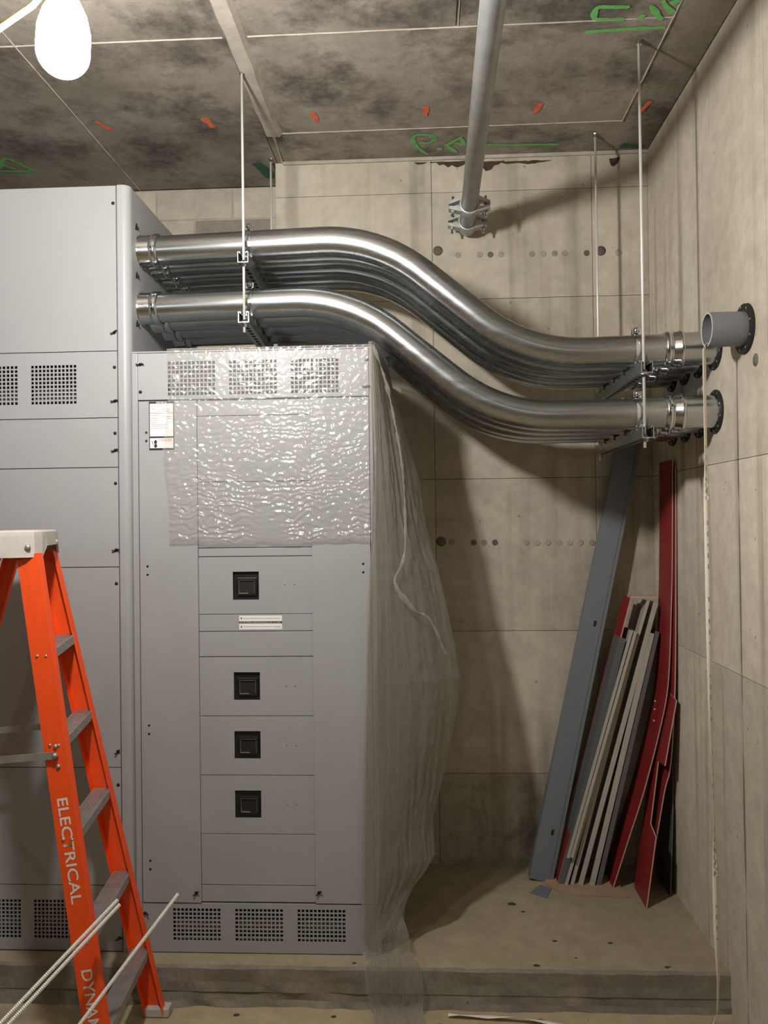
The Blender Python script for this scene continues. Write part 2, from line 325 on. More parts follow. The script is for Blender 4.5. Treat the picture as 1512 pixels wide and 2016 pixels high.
# walls behind the camera
struct(part('wall_left', MB().box(XL0-.15, XL0, YFR, YL, 0, ZC), M['wall_r'])); struct(part('wall_front', MB().box(XL0, XR, YFR-.15, YFR, 0, ZC), M['wall_r']))
# concrete pad
nx = 260; rows = []
prof = [(YP+.10, ZP), (YP+.012, ZP), (YP, ZP-.008), (YP, .085), (YP-.003, .052), (YP, .046), (YP-.004, .02), (YP-.012, .0), (YP+.10, -.01)]
for k in range(nx+1):
    x = XL0+(XR-XL0)*k/nx; r = []
    for i, (y, z) in enumerate(prof):
        a = (0, .003, .006, .004, .004, .003, .008, .012, 0)[i]*(2.2 if -1.2 < x < -.2 and 3 <= i <= 7 else 1)
        p = V((x*9, i*.7, 0)); r.append((x, y+a*noise.noise(p), z+(.004*noise.noise(V((x*18, 5, i))) if i in (1, 2) else 0)))
    rows.append(r)
pad = struct(part('concrete_pad', MB().box(XL0, XR, YP+.10, YL, 0, ZP), M['pad']))
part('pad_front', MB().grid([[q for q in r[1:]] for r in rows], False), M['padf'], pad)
part('pad_edge', MB().grid([r[:2] for r in rows], False), M['pad'], pad)

# ------------------------------------------------------------------ switchboard
def clip(x, y, z, parent, ang=0.6, big=True):
    mb = MB().lathe((x, y+.002, z), (0, -1, 0), [(-.004, .0075), (.001, .0075), (.004, .0055), (.005, .003), (.005, 0)], 12)
    if big:
        for s_, l in ((1, .017), (-1, .014)):
            d_ = V((math.cos(ang)*s_, -.35, math.sin(ang)*s_))
            mb.tube([(x, y-.004, z), V((x, y-.004, z))+d_*l*.6, V((x, y-.006, z))+d_*l+V((0, 0, -.004*s_))], [.0035, .003, .0022], 6)
    part('screw', mb, M['screw'], parent)
def plate(x0, x1, z0, z1, yf, th, vents=()):
    mb = MB()
    def q(a, b, c, d_): mb.add([(a, yf, c), (b, yf, c), (b, yf, d_), (a, yf, d_)], [(0, 1, 2, 3)])
    mb.add([(x, y, z) for y in (yf, yf+th) for x, z in ((x0, z0), (x1, z0), (x1, z1), (x0, z1))], [(0, 1, 5, 4), (1, 2, 6, 5), (2, 3, 7, 6), (3, 0, 4, 7)]+([(4, 5, 6, 7)] if not vents else []))
    if not vents: q(x0, x1, z0, z1); return mb
    va, vb = vents[0][2], vents[0][3]; q(x0, x1, z0, va); q(x0, x1, vb, z1); cx = x0
    for (a, b, c, d_, n, m) in vents:
        q(cx, a, va, vb); cx = b; pw = (b-a)/n; ph = (d_-c)/m; hw = pw*.345; hh = ph*.345
        for i in range(n):
            for j in range(m):
                ax, bx, az, bz = a+i*pw, a+(i+1)*pw, c+j*ph, c+(j+1)*ph; mx, mz = (ax+bx)/2, (az+bz)/2
                o = [(ax, yf, az), (bx, yf, az), (bx, yf, bz), (ax, yf, bz)]; h = [(mx-hw, yf, mz-hh), (mx+hw, yf, mz-hh), (mx+hw, yf, mz+hh), (mx-hw, yf, mz+hh)]
                k = [(p[0], yf+.003, p[2]) for p in h]
                mb.add(o+h+k, [(0, 1, 5, 4), (1, 2, 6, 5), (2, 3, 7, 6), (3, 0, 4, 7), (4, 5, 9, 8), (5, 6, 10, 9), (6, 7, 11, 10), (7, 4, 8, 11)])
    q(cx, x1, va, vb); return mb
def vent_back(parent, vents, bars=()):
    for (a, b, c, d_, n, m) in vents:
        f_ = part('vent_shade_plate', MB().box(a-.003, b+.003, YF+.017, YF+.02, c-.003, d_+.003), M['black'], parent)  # black plate behind the holes; interior shade is put into its colour
        for t0, t1 in bars:
            h = d_-c; mb = MB().prism([(a+.012, YF+.009, c+h*t0), (a+.012, YF+.016, c+h*t1), (a+.012, YF+.017, c+h*t1), (a+.012, YF+.011, c+h*t0)], (b-a-.016, 0, 0))
            part('louvre', mb, M['filt'], f_)
G = 0.0016
# tall section
tw = thing('switchboard_section', (-2.2, YF+.35, ZP), 'tall light grey switchboard section with upper pull box, behind the orange ladder', 'switchboard')
TX0, TX1, TZ1, TYB = -3.3, -1.118, 3.069, 3.95
part('carcass', MB().box(TX0, -1.17, YF+.02, TYB, ZP, TZ1), M['greyd'], tw)
part('side_panel', MB().box(-1.1705, TX1, YF+.03, TYB, ZP, TZ1-.001), M['grey'], tw, bevel=.002)
part('top_panel', MB().box(TX0, -1.171, YF+.02, TYB, TZ1-.004, TZ1+.004), M['grey'], tw)
cp = MB(); prof = [(-1.168, YF+.03), (-1.168, YF+.001), (-1.164, YF-.003), (-1.148, YF-.003)]
for k in range(9): a = k/8*math.pi/2; prof.append((-1.148+.030*math.sin(a), YF+.027-.030*math.cos(a)))
prof.append((TX1, YF+.03)); cp.prism([(x, y, ZP) for x, y in prof], (0, 0, TZ1-ZP))
part('corner_post', cp, M['grey'], tw)
tz = [TZ1, 2.432, 2.176, 1.986, 1.605, 0.841, 0.394, ZP+.004]
tv = [[], [(-1.993, -1.811, 2.23, 2.384, 12, 10), (-1.751, -1.569+.01, 2.23, 2.384, 12, 10), (-1.510, -1.328, 2.23, 2.384, 12, 10)], [], [], [], [], [(-1.993, -1.811, .189, .339, 12, 10), (-1.752, -1.562, .189, .339, 12, 10), (-1.515, -1.334, .189, .339, 12, 10)]]
tclips = [[(3.0, 0), (2.502, 1)], [(2.369, 0), (2.239, 1)], [(2.116, 0), (2.05, 1)], [(1.924, 0), (1.669, 1)], [(1.541, 0), (.901, 1)], [(.775, 0)], [(.194, 1)]]
for i in range(7):
    p = part('front_panel', plate(-2.6, -1.1705, tz[i+1]+G, tz[i]-G, YF, .018, tv[i]), M['grey'], tw, fix=False)
    vent_back(p, tv[i], ((.12, .42),) if i == 1 else ((.25, .52),)) if tv[i] else None
    for z, bg in tclips[i]: clip(-1.181, YF, z, p, random.uniform(.3, 1.2), bg)
for z in (2.93, 2.74, 2.55): clip(TX1-.004+.006, YF+.075, z, tw, 1.3)
# lower section with the breakers
cb = thing('switchboard_section', (-.65, YF+.35, ZP), 'lower grey switchboard section with four black breakers and film over its top', 'switchboard')
CX0, CX1, CZ1 = -1.115, -.185, 2.427
part('carcass', MB().box(CX0+.004, CX1-.004, YF+.02, 3.80, ZP, CZ1-.006), M['greyd'], cb)
part('top_panel', MB().box(CX0, CX1, YF, 3.80, CZ1-.006, CZ1), M['grey'], cb, bevel=.0015)
part('side_panel', MB().box(CX1-.004, CX1, YF+.018, 3.80, ZP, CZ1-.006), M['grey'], cb)
part('corner_post', MB().box(CX0, -1.092, YF+.001, YF+.05, ZP, CZ1-.006), M['grey'], cb, bevel=.003)
part('corner_post', MB().box(-.205, CX1, YF+.001, YF+.05, ZP+.19, CZ1-.006), M['grey'], cb, bevel=.003)
cv = [(-.976, -.789, 2.254, 2.388, 12, 8), (-.740, -.553, 2.254, 2.388, 12, 8), (-.504, -.318, 2.254, 2.388, 12, 8)]
p = part('vent_panel', plate(-1.090, -.207, 2.240+G, CZ1-.008, YF, .018, cv), M['grey'], cb, fix=False); vent_back(p, cv, ((.1, .3),))
for x, z, b_ in ((-1.081, 2.377, 1), (-1.081, 2.272, 0), (-.213, 2.377, 0), (-.217, 2.275, 1)): clip(x, YF, z, p, .2, b_)
cv2 = [(-.976, -.790, .187, .312, 12, 8), (-.738, -.552, .187, .312, 12, 8), (-.501, -.316, .187, .312, 12, 8)]
p = part('vent_panel', plate(-1.090, CX1, ZP+.004, .330-G, YF, .018, cv2), M['grey'], cb, fix=False); vent_back(p, cv2, ((.28, .62), (.02, .1)))
clip(-1.082, YF, .29, p, .1)
door = part('door', MB().box(-1.088, -.864, YF-.004, YF+.016, .332, 2.236), M['grey'], cb, bevel=.002)
for z in (2.100, 1.590, .986, .474):
    for dz in (.016, -.016): part('rivet_hole', MB().lathe((-1.058, YF-.0043, z+dz), (0, -1, 0), [(-.002, .0045), (.0006, .0045), (.0006, 0)], 10), M['screw'], door)
clip(-.883, YF-.004, .370, door, .8)
rp = part('cover_panel', MB().box(-.429, -.207, YF-.002, YF+.016, .333, 2.236), M['grey'], cb, bevel=.0015)
for dz in (.016, -.016): part('rivet_hole', MB().lathe((-.235, YF-.0023, 1.592+dz), (0, -1, 0), [(-.002, .0045), (.0006, .0045), (.0006, 0)], 10), M['screw'], rp)
clip(-.417, YF-.002, .374, rp, .8)
pz = [2.236, 2.176, 1.924, 1.673, 1.640, 1.421, 1.356, 1.260, 1.036, .812, .590, .397, .333]
brk = {4: (1.582, 1.475), 7: (1.201, 1.095), 8: (.978, .873), 9: (.754, .649)}
YM = YF+.005
for i in range(12):
    z1, z0 = pz[i]-.0013, pz[i+1]+.0013
    if i in brk:
        b1, b0 = brk[i]; bx0, bx1 = -.733, -.633
        mb = MB()
        for a, b, c, d_ in ((-.8635, bx0, z0, z1), (bx1, -.4295, z0, z1), (bx0, bx1, z0, b0), (bx0, bx1, b1, z1)): mb.box(a, b, YM, YM+.008, c, d_)
        p = part('breaker_panel', mb, M['grey'], cb)
        e = part('circuit_breaker', MB().box(bx0+.001, bx1-.001, YM+.012, YM+.06, b0+.001, b1-.001), M['blackp'], cb)
        cx, cz = (bx0+bx1)/2+.003, (b0+b1)/2-.004
        fr = MB()
        for a, b, c, d_ in ((-.038, .038, .024, .034), (-.038, .038, -.034, -.024), (-.038, -.028, -.024, .024), (.028, .038, -.024, .024)): fr.box(cx+a, cx+b, YM+.004, YM+.014, cz+c, cz+d_)
        part('escutcheon', fr, M['blackp'], e, bevel=.0015)
        part('handle_slot', MB().box(cx-.028, cx+.028, YM+.008, YM+.0125, cz-.024, cz+.024), M['black'], e)
        rim = MB()
        for a, b, c, d_ in ((-.030, .030, .0235, .025), (-.030, .0, -.026, -.0235), (-.0305, -.0285, -.025, .025), (.0285, .030, -.025, .025)): rim.box(cx+a, cx+b, YM+.0025, YM+.006, cz+c, cz+d_)
        part('handle_rim', rim, M['filt'], e)
        part('handle_glint', MB().box(cx-.030, cx+.006, YM+.0005, YM+.0024, cz-.0262, cz-.0236).box(cx-.030, cx-.0283, YM+.0005, YM+.0024, cz-.0236, cz-.012), M['alu'], e)  # bright lower-left corner of the rim, a highlight put into the colour
        for dx in (.10, .135): part('rivet_hole', MB().lathe((bx1+dx, YM-.0003, (z0+z1)/2), (0, -1, 0), [(-.002, .0025), (.0004, .0025), (.0004, 0)], 8), M['dkgrey'], p)
    else:
        p = part('filler_panel', MB().box(-.8635, -.4295, YM, YM+.014, z0, z1), M['grey'], cb, bevel=.001)
        if i == 5: stripp = p
# rating label on the door
YD = YF-.004
lab = part('rating_label', MB().box(-1.047, -.950, YD-.0008, YD, 2.048, 2.234), M['ink'], door, label='black-framed white rating label with red warning')
def lb(x0, x1, z0, z1, m, dy=.0012, par=lab, nm='label_print', y0=None): return part(nm, MB().box(x0, x1, (y0 or YD)-dy, (y0 or YD)-dy+.0003, z0, z1), M[m], par)
lb(-1.0435, -.9535, 2.190, 2.2255, 'white'); lb(-1.0435, -.9535, 2.101, 2.1885, 'white'); lb(-1.0435, -.9535, 2.056, 2.094, 'white')
mb = MB()
for a, b, z in ((-1.04, -1.02, 2.214), (-1.02, -1.0, 2.217), (-.982, -.972, 2.219), (-1.04, -1.025, 2.205), (-1.03, -.995, 2.198), (-.998, -.97, 2.205), (-.99, -.965, 2.197), (-1.04, -1.005, 2.18), (-1.04, -1.01, 2.17), (-1.04, -1.012, 2.162), (-1.04, -1.015, 2.153), (-1.04, -.98, 2.146), (-1.04, -.985, 2.140), (-1.038, -.978, 2.132), (-.996, -.985, 2.178), (-.98, -.96, 2.176), (-.98, -.962, 2.168)): mb.box(a, b, YD-.0016, YD-.0013, z-.0012, z+.0012)
for a, b, c, d_ in ((-.999, -.9985, 2.155, 2.188), (-.999, -.9535, 2.155, 2.1556)): mb.box(a, b, YD-.0016, YD-.0013, c, d_)
part('label_print', mb, M['print'], lab)
text('label_name', 'SIEMENS', M['white'], lab, (-1.019, YD-.0014, 2.2268), (1, 0, 0), (0, 0, 1), .041, .0058)
text('label_warning', 'DANGER', M['redink'], lab, (-1.010, YD-.0016, 2.081), (1, 0, 0), (0, 0, 1), .052, .0105)
hand = MB(); 
for cx, cz, rx, rz in ((-1.022, 2.0645, .0062, .0075), (-1.022, 2.079, .006, .008)): hand.add([(cx+rx*math.cos(k*math.pi/7), YD-.0016, cz+rz*math.sin(k*math.pi/7)) for k in range(14)], [list(range(14))])
for q in (((-1.039, 2.083), (-1.032, 2.079)), ((-1.032, 2.079), (-1.034, 2.073)), ((-1.034, 2.073), (-1.029, 2.07))): hand.bar((q[0][0], YD-.0016, q[0][1]), (q[1][0], YD-.0016, q[1][1]), (0, 1, 0), .0003, .002)
part('label_pictogram', hand, M['ink'], lab, fix=False)
# warning strip label
sl = part('warning_label', MB().box(-.710, -.546, YM-.0006, YM, 1.363, 1.415), M['white'], stripp, label='white strip label with black middle band and two arrows')
part('label_band', MB().box(-.710, -.546, YM-.001, YM-.0007, 1.3855, 1.3935), M['ink'], sl)
text('label_text', 'DO NOT INSTALL BRANCH DEVICES IN THIS 1-1/2" AREA', M['white'], sl, (-.706, YM-.0013, 1.3873), (1, 0, 0), (0, 0, 1), .155, .0042)
mb = MB().box(-.694, -.553, YM-.001, YM-.0007, 1.4035, 1.4055).box(-.694, -.553, YM-.001, YM-.0007, 1.3725, 1.3745).box(-.575, -.552, YM-.001, YM-.0007, 1.3685, 1.3695); part('label_print', mb, M['print'], sl)
mb = MB()
for cz, s_ in ((1.4045, 1), (1.3735, -1)): mb.add([(-.7015-.0035, YM-.001, cz), (-.7015+.0035, YM-.001, cz), (-.7015, YM-.001, cz+.006*s_), (-.7025, YM-.001, cz), (-.7005, YM-.001, cz), (-.7005, YM-.001, cz-.005*s_), (-.7025, YM-.001, cz-.005*s_)], [(0, 1, 2), (3, 4, 5, 6)])
part('label_arrow', mb, M['ink'], sl, fix=False)

# ------------------------------------------------------------------ conduits
def cy(X, i): return (3.25+.15*i)+((3.085+.175*i)-(3.25+.15*i))*(X+1.12)/2.186
def cpath(row, i, x0, x1):
    zl, zr_, xm = ((2.852, 2.385, .108), (2.624, 2.152, 0.0))[row]; xm += (0, .012, -.006, .01)[i]
    th = math.radians(40); Rb = .6; drop = zl-zr_; Ls = (drop-2*Rb*(1-math.cos(th)))/math.sin(th); half = Rb*math.sin(th)+Ls*math.cos(th)/2
    pts = [(x0, zl), ((x0+xm-half)/2, zl)]
    for k in range(13): a = th*k/12; pts.append((xm-half+Rb*math.sin(a), zl-Rb*(1-math.cos(a))))
    for k in range(13): a = th*(1-k/12); pts.append((xm+half-Rb*math.sin(a), zr_+Rb*(1-math.cos(a))))
    pts.append(((xm+half+x1)/2, zr_)); pts.append((x1, zr_))
    return [V((x, cy(x, i), z)) for x, z in pts]
ordn = ('front', 'second', 'third', 'rear'); rown = ('upper', 'lower')
for row in range(2):
    for i in range(4):
        zl, zr_ = ((2.852, 2.385), (2.624, 2.152))[row]
        lab_ = {0: 'large shiny S-bent steel conduit at the front of the %s row' % rown[row]}.get(i, 'large S-bent steel conduit, %s from the front in the %s row' % (('', 'second', 'third', 'fourth')[i], rown[row]))
        c = thing('conduit', (0, cy(0, i), 2.3), lab_, 'conduit', 'S-bent conduits in two rows')
        part('pipe', MB().tube(cpath(row, i, -1.045, .905), .0572, 32, cap=False), M['emt'], c, fix=False)
        ax = V((1, (cy(1, i)-cy(0, i)), 0)).normalized()
        con = part('connector', MB().lathe((-1.119, cy(-1.119, i), zl), ax, [(-.01, .062), (.008, .066), (.012, .0615), (.048, .0615), (.050, .059), (.056, .059), (.058, .0655), (.066, .0665), (.082, .0655), (.085, .058)], 32), M['zinc'], c)
        cpl = part('coupling', MB().lathe((.885, cy(.885, i), zr_), ax, [(-.003, .058), (0, .064), (.016, .067), (.020, .0645), (.022, .060), (.030, .060), (.032, .064), (.048, .0645), (.050, .068), (.056, .0695), (.063, .068), (.066, .0605)], 32), M['zinc'], c)
        part('sleeve', MB().lathe((.935, cy(.935, i), zr_), ax, [(0, .0605), (.15, .0605)], 32), M['emt'], c)
        sr = part('seal_ring', MB().lathe((XR-.008, cy(XR, i), zr_), (1, 0, 0), [(0, .0606), (0, .079), (.012, .080), (.012, .0606)], 28, sm=False), M['rubber'], c)
        for k in range(10):
            a = 2*math.pi*k/10+.3
            part('seal_bolt', MB().lathe((XR-.008, cy(XR, i)+.070*math.cos(a), zr_+.070*math.sin(a)), (-1, 0, 0), [(-.001, .0055), (.004, .0055), (.005, 0)], 6, sm=False), M['zinc'], sr)
# ------------------------------------------------------------------ trapeze hangers
def strut_mb(x, y0, y1, ztop, skew=0):
    mb = MB(); h = .041; w2 = .0205; t = .0025
    a = [(-w2, 0), (-w2, -h), (w2, -h), (w2, 0), (w2-.010, 0), (w2-.010, -.007), (w2-.010+t, -.007), (w2-.010+t, -t), (w2-t, -t), (w2-t, -h+t), (-w2+t, -h+t), (-w2+t, -t), (-w2+.010-t, -t), (-w2+.010-t, -.007), (-w2+.010, -.007), (-w2+.010, 0)]
    return mb.prism([(x+p, y0, ztop+q) for p, q in a], (skew, y1-y0, 0))
def trapeze(xc0, xrod, yf0, yr0, sy0, sy1, ztops, label, skew):
    xc = xc0
    def xs_(y): return xc0+skew*(y-sy0)/(sy1-sy0)
    t = thing('trapeze_hanger', (xc, (sy0+sy1)/2, ztops[1]-.06), label, 'pipe hanger', 'strut trapeze hangers carrying the conduits')
    for y in (yf0, yr0):
        xr_ = xrod+(skew*(y-sy0)/(sy1-sy0))
        mb = MB(); z0 = ztops[1]-.075 if y == yf0 else ztops[1]-.07; n = 260; pts = []; rr = []
        zz = z0
        mb.tube([(xr_, y, z0), (xr_, y, ZC+.004)], .0052, 8)
        r_ = part('hanger_rod', mb, M['rod'], t)
        part('anchor', MB().lathe((xr_, y, ZC-.018), (0, 0, 1), [(0, .006), (0, .010), (.014, .010), (.02, .012)], 8, sm=False), M['zinc'], r_)
        for zt in ztops:
            for zz, hh in ((zt-.041-.013, .012), (zt-.038, .010)):
                part('nut', MB().lathe((xr_, y, zz), (0, 0, 1), [(0, 0), (0, .0105), (hh, .0105), (hh, 0)], 6, sm=False), M['zinc'], r_)
            part('washer', MB().lathe((xr_, y, zt-.0425), (0, 0, 1), [(-.0015, .006), (-.0015, .016), (.0015, .016), (.0015, .006)], 16, sm=False), M['zinc'], r_)
    for row, zt in enumerate(ztops):
        s_ = part('strut_channel', strut_mb(xc, sy0, sy1, zt, skew), M['strut'], t)
        k = 0; y = sy0+.05
        while y < sy1-.04:
            part('slot', MB().box(xs_(y)-.007, xs_(y)+.007, y-.014, y+.014, zt-.0414, zt-.0405), M['black'], s_); y += .048; k += 1
        for i in range(4):
            yc = cy(xc, i); zc_ = zt+.0572; xo = xs_(yc)+(.008 if xc < 0 else -.012)
            strap = MB()
            for sgn in (1, -1):
                pts = []
                for k in range(15):
                    a = math.radians(-62+k*(62+84)/14); pts.append((yc+sgn*.0592*math.cos(a), zc_+.0592*math.sin(a)))
                pts = [(yc+sgn*.045, zt-.012)]+pts+[(yc+sgn*.006, zc_+.082)]
                rows = []
                for (yy, z) in pts:
                    rows.append((yy, z))
                for (p, q) in zip(rows, rows[1:]): strap.bar((xo, p[0], p[1]), (xo, q[0], q[1]), (1, 0, 0), .030, .003)
            st = part('pipe_clamp', strap, M['zinc'], t)
            part('clamp_bolt', MB().lathe((xo, yc-.022, zc_+.072), (0, 1, 0), [(0, 0), (.001, .008), (.006, .012), (.012, .0125), (.013, .005), (.03, .005), (.03, .010), (.038, .010), (.04, 0)], 14), M['zinc'], st)
    return t
trapeze(-.677, -.677, 3.125, 3.905, 3.105, 3.935, (2.795, 2.567), 'left strut trapeze hanger on two threaded rods beside the filler strip', -.037)
trapeze(.800, .794, 3.03, 3.765, 3.008, 3.80, (2.328, 2.095), 'right strut trapeze hanger on two threaded rods near the right wall', -.008)

# ------------------------------------------------------------------ sprinkler pipe
sp = thing('sprinkler_pipe', (.2, 2.5, 3.14), 'dull galvanised overhead pipe ending in two bolted clamp couplings', 'pipe')
PZ, PR = 3.14, .0358
def pxx(y): return .185+(y-.9)*.0094
part('pipe', MB().tube([(pxx(.7), .7, PZ), (pxx(3.875), 3.875, PZ)], PR, 24), M['galv'], sp)
part('pipe_hanger', MB().tube([(pxx(1.5), 1.5, PZ+.03), (pxx(1.5), 1.5, ZC)], .005, 8).lathe((pxx(1.5), 1.488, PZ), (0, 1, 0), [(0, PR+.001), (0, PR+.004), (.025, PR+.004), (.025, PR+.001)], 20, close=True), M['zinc'], sp)
part('end_cap', MB().lathe((pxx(3.865), 3.865, PZ), (0.0094, 1, 0), [(0, PR+.001), (.0, PR+.004), (.035, PR+.004), (.048, PR), (.055, PR*.6), (.057, 0)], 24), M['cast'], sp)
for yc in (3.63, 3.835):
    xc = pxx(yc); k = part('clamp_coupling', MB().lathe((xc, yc-.026, PZ), (0, 1, 0), [(0, PR+.001), (0, PR+.007), (.009, PR+.011), (.043, PR+.011), (.052, PR+.007), (.052, PR+.001)], 28), M['cast'], sp)
    for s_ in (1, -1):
        part('lug', MB().prism([(xc+s_*.033, yc-.024, PZ+.020), (xc+s_*.090, yc-.018, PZ+.004), (xc+s_*.090, yc-.018, PZ+.016), (xc+s_*.037, yc-.024, PZ+.038)], (0, .044, 0)), M['cast'], k)
        part('lug', MB().prism([(xc+s_*.033, yc-.024, PZ-.033), (xc+s_*.090, yc-.018, PZ-.016), (xc+s_*.090, yc-.018, PZ-.004), (xc+s_*.037, yc-.024, PZ-.009)], (0, .044, 0)), M['cast'], k)
        part('clamp_bolt', MB().tube([(xc+s_*.071, yc, PZ-.05), (xc+s_*.071, yc, PZ+.042)], .0055, 8).lathe((xc+s_*.071, yc, PZ-.032), (0, 0, 1), [(0, 0), (0, .0105), (.013, .0105), (.013, 0)], 6, sm=False), M['zinc'], k)
# ------------------------------------------------------------------ pvc stub with seal
pv = thing('pvc_stub', (1.0, 2.795, 2.33), 'grey PVC pipe stub sticking out of the right wall with tape in its mouth', 'pipe')
part('pipe', MB().lathe((.940, 2.795, 2.388), (1, 0, 0), [(.001, .0505), (0, .0510), (0, .0565), (.001, .0570), (.14, .0570)], 40), M['pvc'], pv)
part('bore', MB().lathe((.941, 2.795, 2.388), (1, 0, 0), [(0, .0508), (.14, .0508), (.14, 0)], 40), M['pvc'], pv)
part('cut_rim', MB().lathe((.939, 2.795, 2.388), (1, 0, 0), [(0.001, .0508), (0, .0515), (0, .0562), (.001, .0571)], 40), M['pvce'], pv)
sr = part('seal_ring', MB().lathe((XR-.010, 2.795, 2.388), (1, 0, 0), [(0, .0572), (0, .082), (.012, .084), (.012, .0572)], 28, sm=False), M['rubber'], pv)
for k in range(9):
    a = 2*math.pi*k/9+.1; part('seal_bolt', MB().lathe((XR-.010, 2.795+.071*math.cos(a), 2.388+.071*math.sin(a)), (-1, 0, 0), [(-.001, .0055), (.004, .0055), (.005, 0)], 6, sm=False), M['zinc'], sr)
# ------------------------------------------------------------------ pull tape
tp = thing('pull_tape', (.94, 2.8, 0), 'thin white pull tape hanging from the PVC stub down to the floor', 'tape')
cpts = [((1.04, 2.8, 2.345), 90), ((.955, 2.797, 2.341), 90), ((.936, 2.795, 2.338), 75), ((.931, 2.795, 2.32), 45), ((.930, 2.795, 2.25), 45), ((.930, 2.795, 2.1), 50), ((.930, 2.795, 1.95), 52), ((.931, 2.795, 1.82), 15), ((.932, 2.795, 1.6), 8), ((.932, 2.795, 1.4), 12), ((.932, 2.795, 1.15), 35), ((.934, 2.795, .95), 62), ((.937, 2.795, .75), 60), ((.939, 2.795, .58), 15), ((.940, 2.795, .42), 15), ((.943, 2.795, .25), 50), ((.938, 2.795, .14), 60), ((.905, 2.795, .06), 80), ((.83, 2.80, .014), 90), ((.7, 2.84, .006), 90), ((.55, 2.90, .006), 90), ((.41, 2.948, .006), 90), ((.30, 2.955, .02), 55), ((.2, 2.97, .010), 90), ((.10, 2.975, .012), 65), ((.06, 2.98, .010), 90)]
rows = []; prt = MB(); W = .0118
dense = []
for (a, ta), (b, tb) in zip(cpts, cpts[1:]):
    for k in range(6): t = k/6; dense.append((V(a).lerp(V(b), t), ta+(tb-ta)*t))
dense.append((V(cpts[-1][0]), cpts[-1][1]))
for i, (p, tw_) in enumerate(dense):
    d_ = (dense[min(i+1, len(dense)-1)][0]-dense[max(i-1, 0)][0]).normalized(); e1 = d_.cross(V((0, 1, 0))); e1 = (e1 if e1.length > .05 else V((1, 0, 0))).normalized(); e2 = e1.cross(d_).normalized()
    a = math.radians(tw_); s_ = e1*math.cos(a)+e2*math.sin(a); n_ = d_.cross(s_)*.0003
    rows.append([p-s_*W-n_, p+s_*W-n_, p+s_*W+n_, p-s_*W+n_, p-s_*W-n_])
part('ribbon', MB().grid(rows), M['tape'], tp)
for k in range(46):
    z = 2.0-k*.036
    if k % 7 in (5, 6) or z < .3: continue
    j = min(range(len(dense)), key=lambda q: abs(dense[q][0].z-z)+(0 if dense[q][0].x > .9 else 9)); r = rows[j]; c_ = (r[0]+r[1])/2
    s_ = (r[1]-r[0]).normalized(); n_ = s_.cross(V((0, 0, 1))).normalized(); n_ = n_ if n_.y < 0 else -n_
    prt.obox((c_.x, c_.y, z)+n_*.0012 if False else V((c_.x, c_.y, z))+n_*.0011, s_, n_, (0, 0, 1), .0022, .0002, .008 if k % 3 else .004)
part('tape_print', prt, M['print'], tp)

# ------------------------------------------------------------------ stepladder
ld = thing('stepladder', (-1.3, 2.7, 0), 'orange fibreglass stepladder with white stencilled lettering and grey cap', 'ladder')
FT, FB = V((-1.352, 2.895, 1.70)), V((-.990, 2.965, .012)); NT, NB = V((-1.249, 2.545, 1.70)), V((-.958, 2.425, .012))
RFT, RFB = V((-1.455, 2.885, 1.70)), V((-1.985, 2.965, .012)); RNT, RNB = V((-1.352, 2.545, 1.70)), V((-1.93, 2.425, .012))
FT, NT, RFT, RNT = [a.lerp(b, (1.70-1.676)/1.688) for a, b in ((FT, FB), (NT, NB), (RFT, RFB), (RNT, RNB))]
def rail(name, a, b, n, inw, wd=.072, fl=.028, t=.0045):
    d_ = (b-a).normalized(); n = (n-d_*n.dot(d_)).normalized(); s_ = d_.cross(n).normalized(); s_ = s_ if s_.dot(inw) > 0 else -s_; L_ = (b-a).length/2; c = (a+b)/2
    mb = MB().obox(c, n, s_, d_, wd/2, t/2, L_)
    for sg in (1, -1): mb.obox(c+n*sg*(wd/2-t/2)+s_*fl/2, n, s_, d_, t/2, fl/2, L_)
    return part(name, mb, M['orange'], ld, bevel=.0012), n, s_, d_
frn = V((.98, -.02, .15))
r1, n1, s1, d1 = rail('front_rail', NT, NB, frn, V((0, 1, 0))); r2, n2, s2, d2 = rail('front_rail', FT, FB, frn, V((0, -1, 0)))
rail('rear_rail', RNT, RNB, V((-1, -.2, .1)), V((0, 1, 0)), .05, .024); rail('rear_rail', RFT, RFB, V((-1, -.2, .1)), V((0, -1, 0)), .05, .024)
def at(a, b, z): return a.lerp(b, (a.z-z)/(a.z-b.z))
for z in (1.375, 1.105, .825, .525, .245):
    a = at(NT, NB, z)+V((0, .006, 0)); b = at(FT, FB, z)-V((0, .006, 0)); sd = V((1, .25, 0)); mb = MB(); up_ = V((0, 0, 1))
    mb.bar(a, b, sd, .062, .003)
    f_ = sd.normalized()*.030; mb.bar(a+f_-up_*.013, b+f_-up_*.013, up_, .028, .003); mb.bar(a-f_-up_*.013, b-f_-up_*.013, up_, .028, .003)
    for k in range(6): o_ = sd.normalized()*(-.024+k*.0096); mb.bar(a+o_+up_*.0025, b+o_+up_*.0025, sd, .004, .003)
    st = part('step', mb, M['alu'], ld)
    for q, s_ in ((a, -1), (b, 1)):
        for dx in (-.012, .016): part('rivet', MB().lathe(q+V((dx, s_*.008, -.012)), (0, s_, 0), [(-.004, .005), (.002, .005), (.005, .002), (.005, 0)], 8), M['alu'], st)
for z in (1.42, 1.1, .78, .46, .16):
    part('rear_brace', MB().bar(at(RNT, RNB, z), at(RFT, RFB, z), (0, 0, 1), .034, .012), M['alu'], ld)
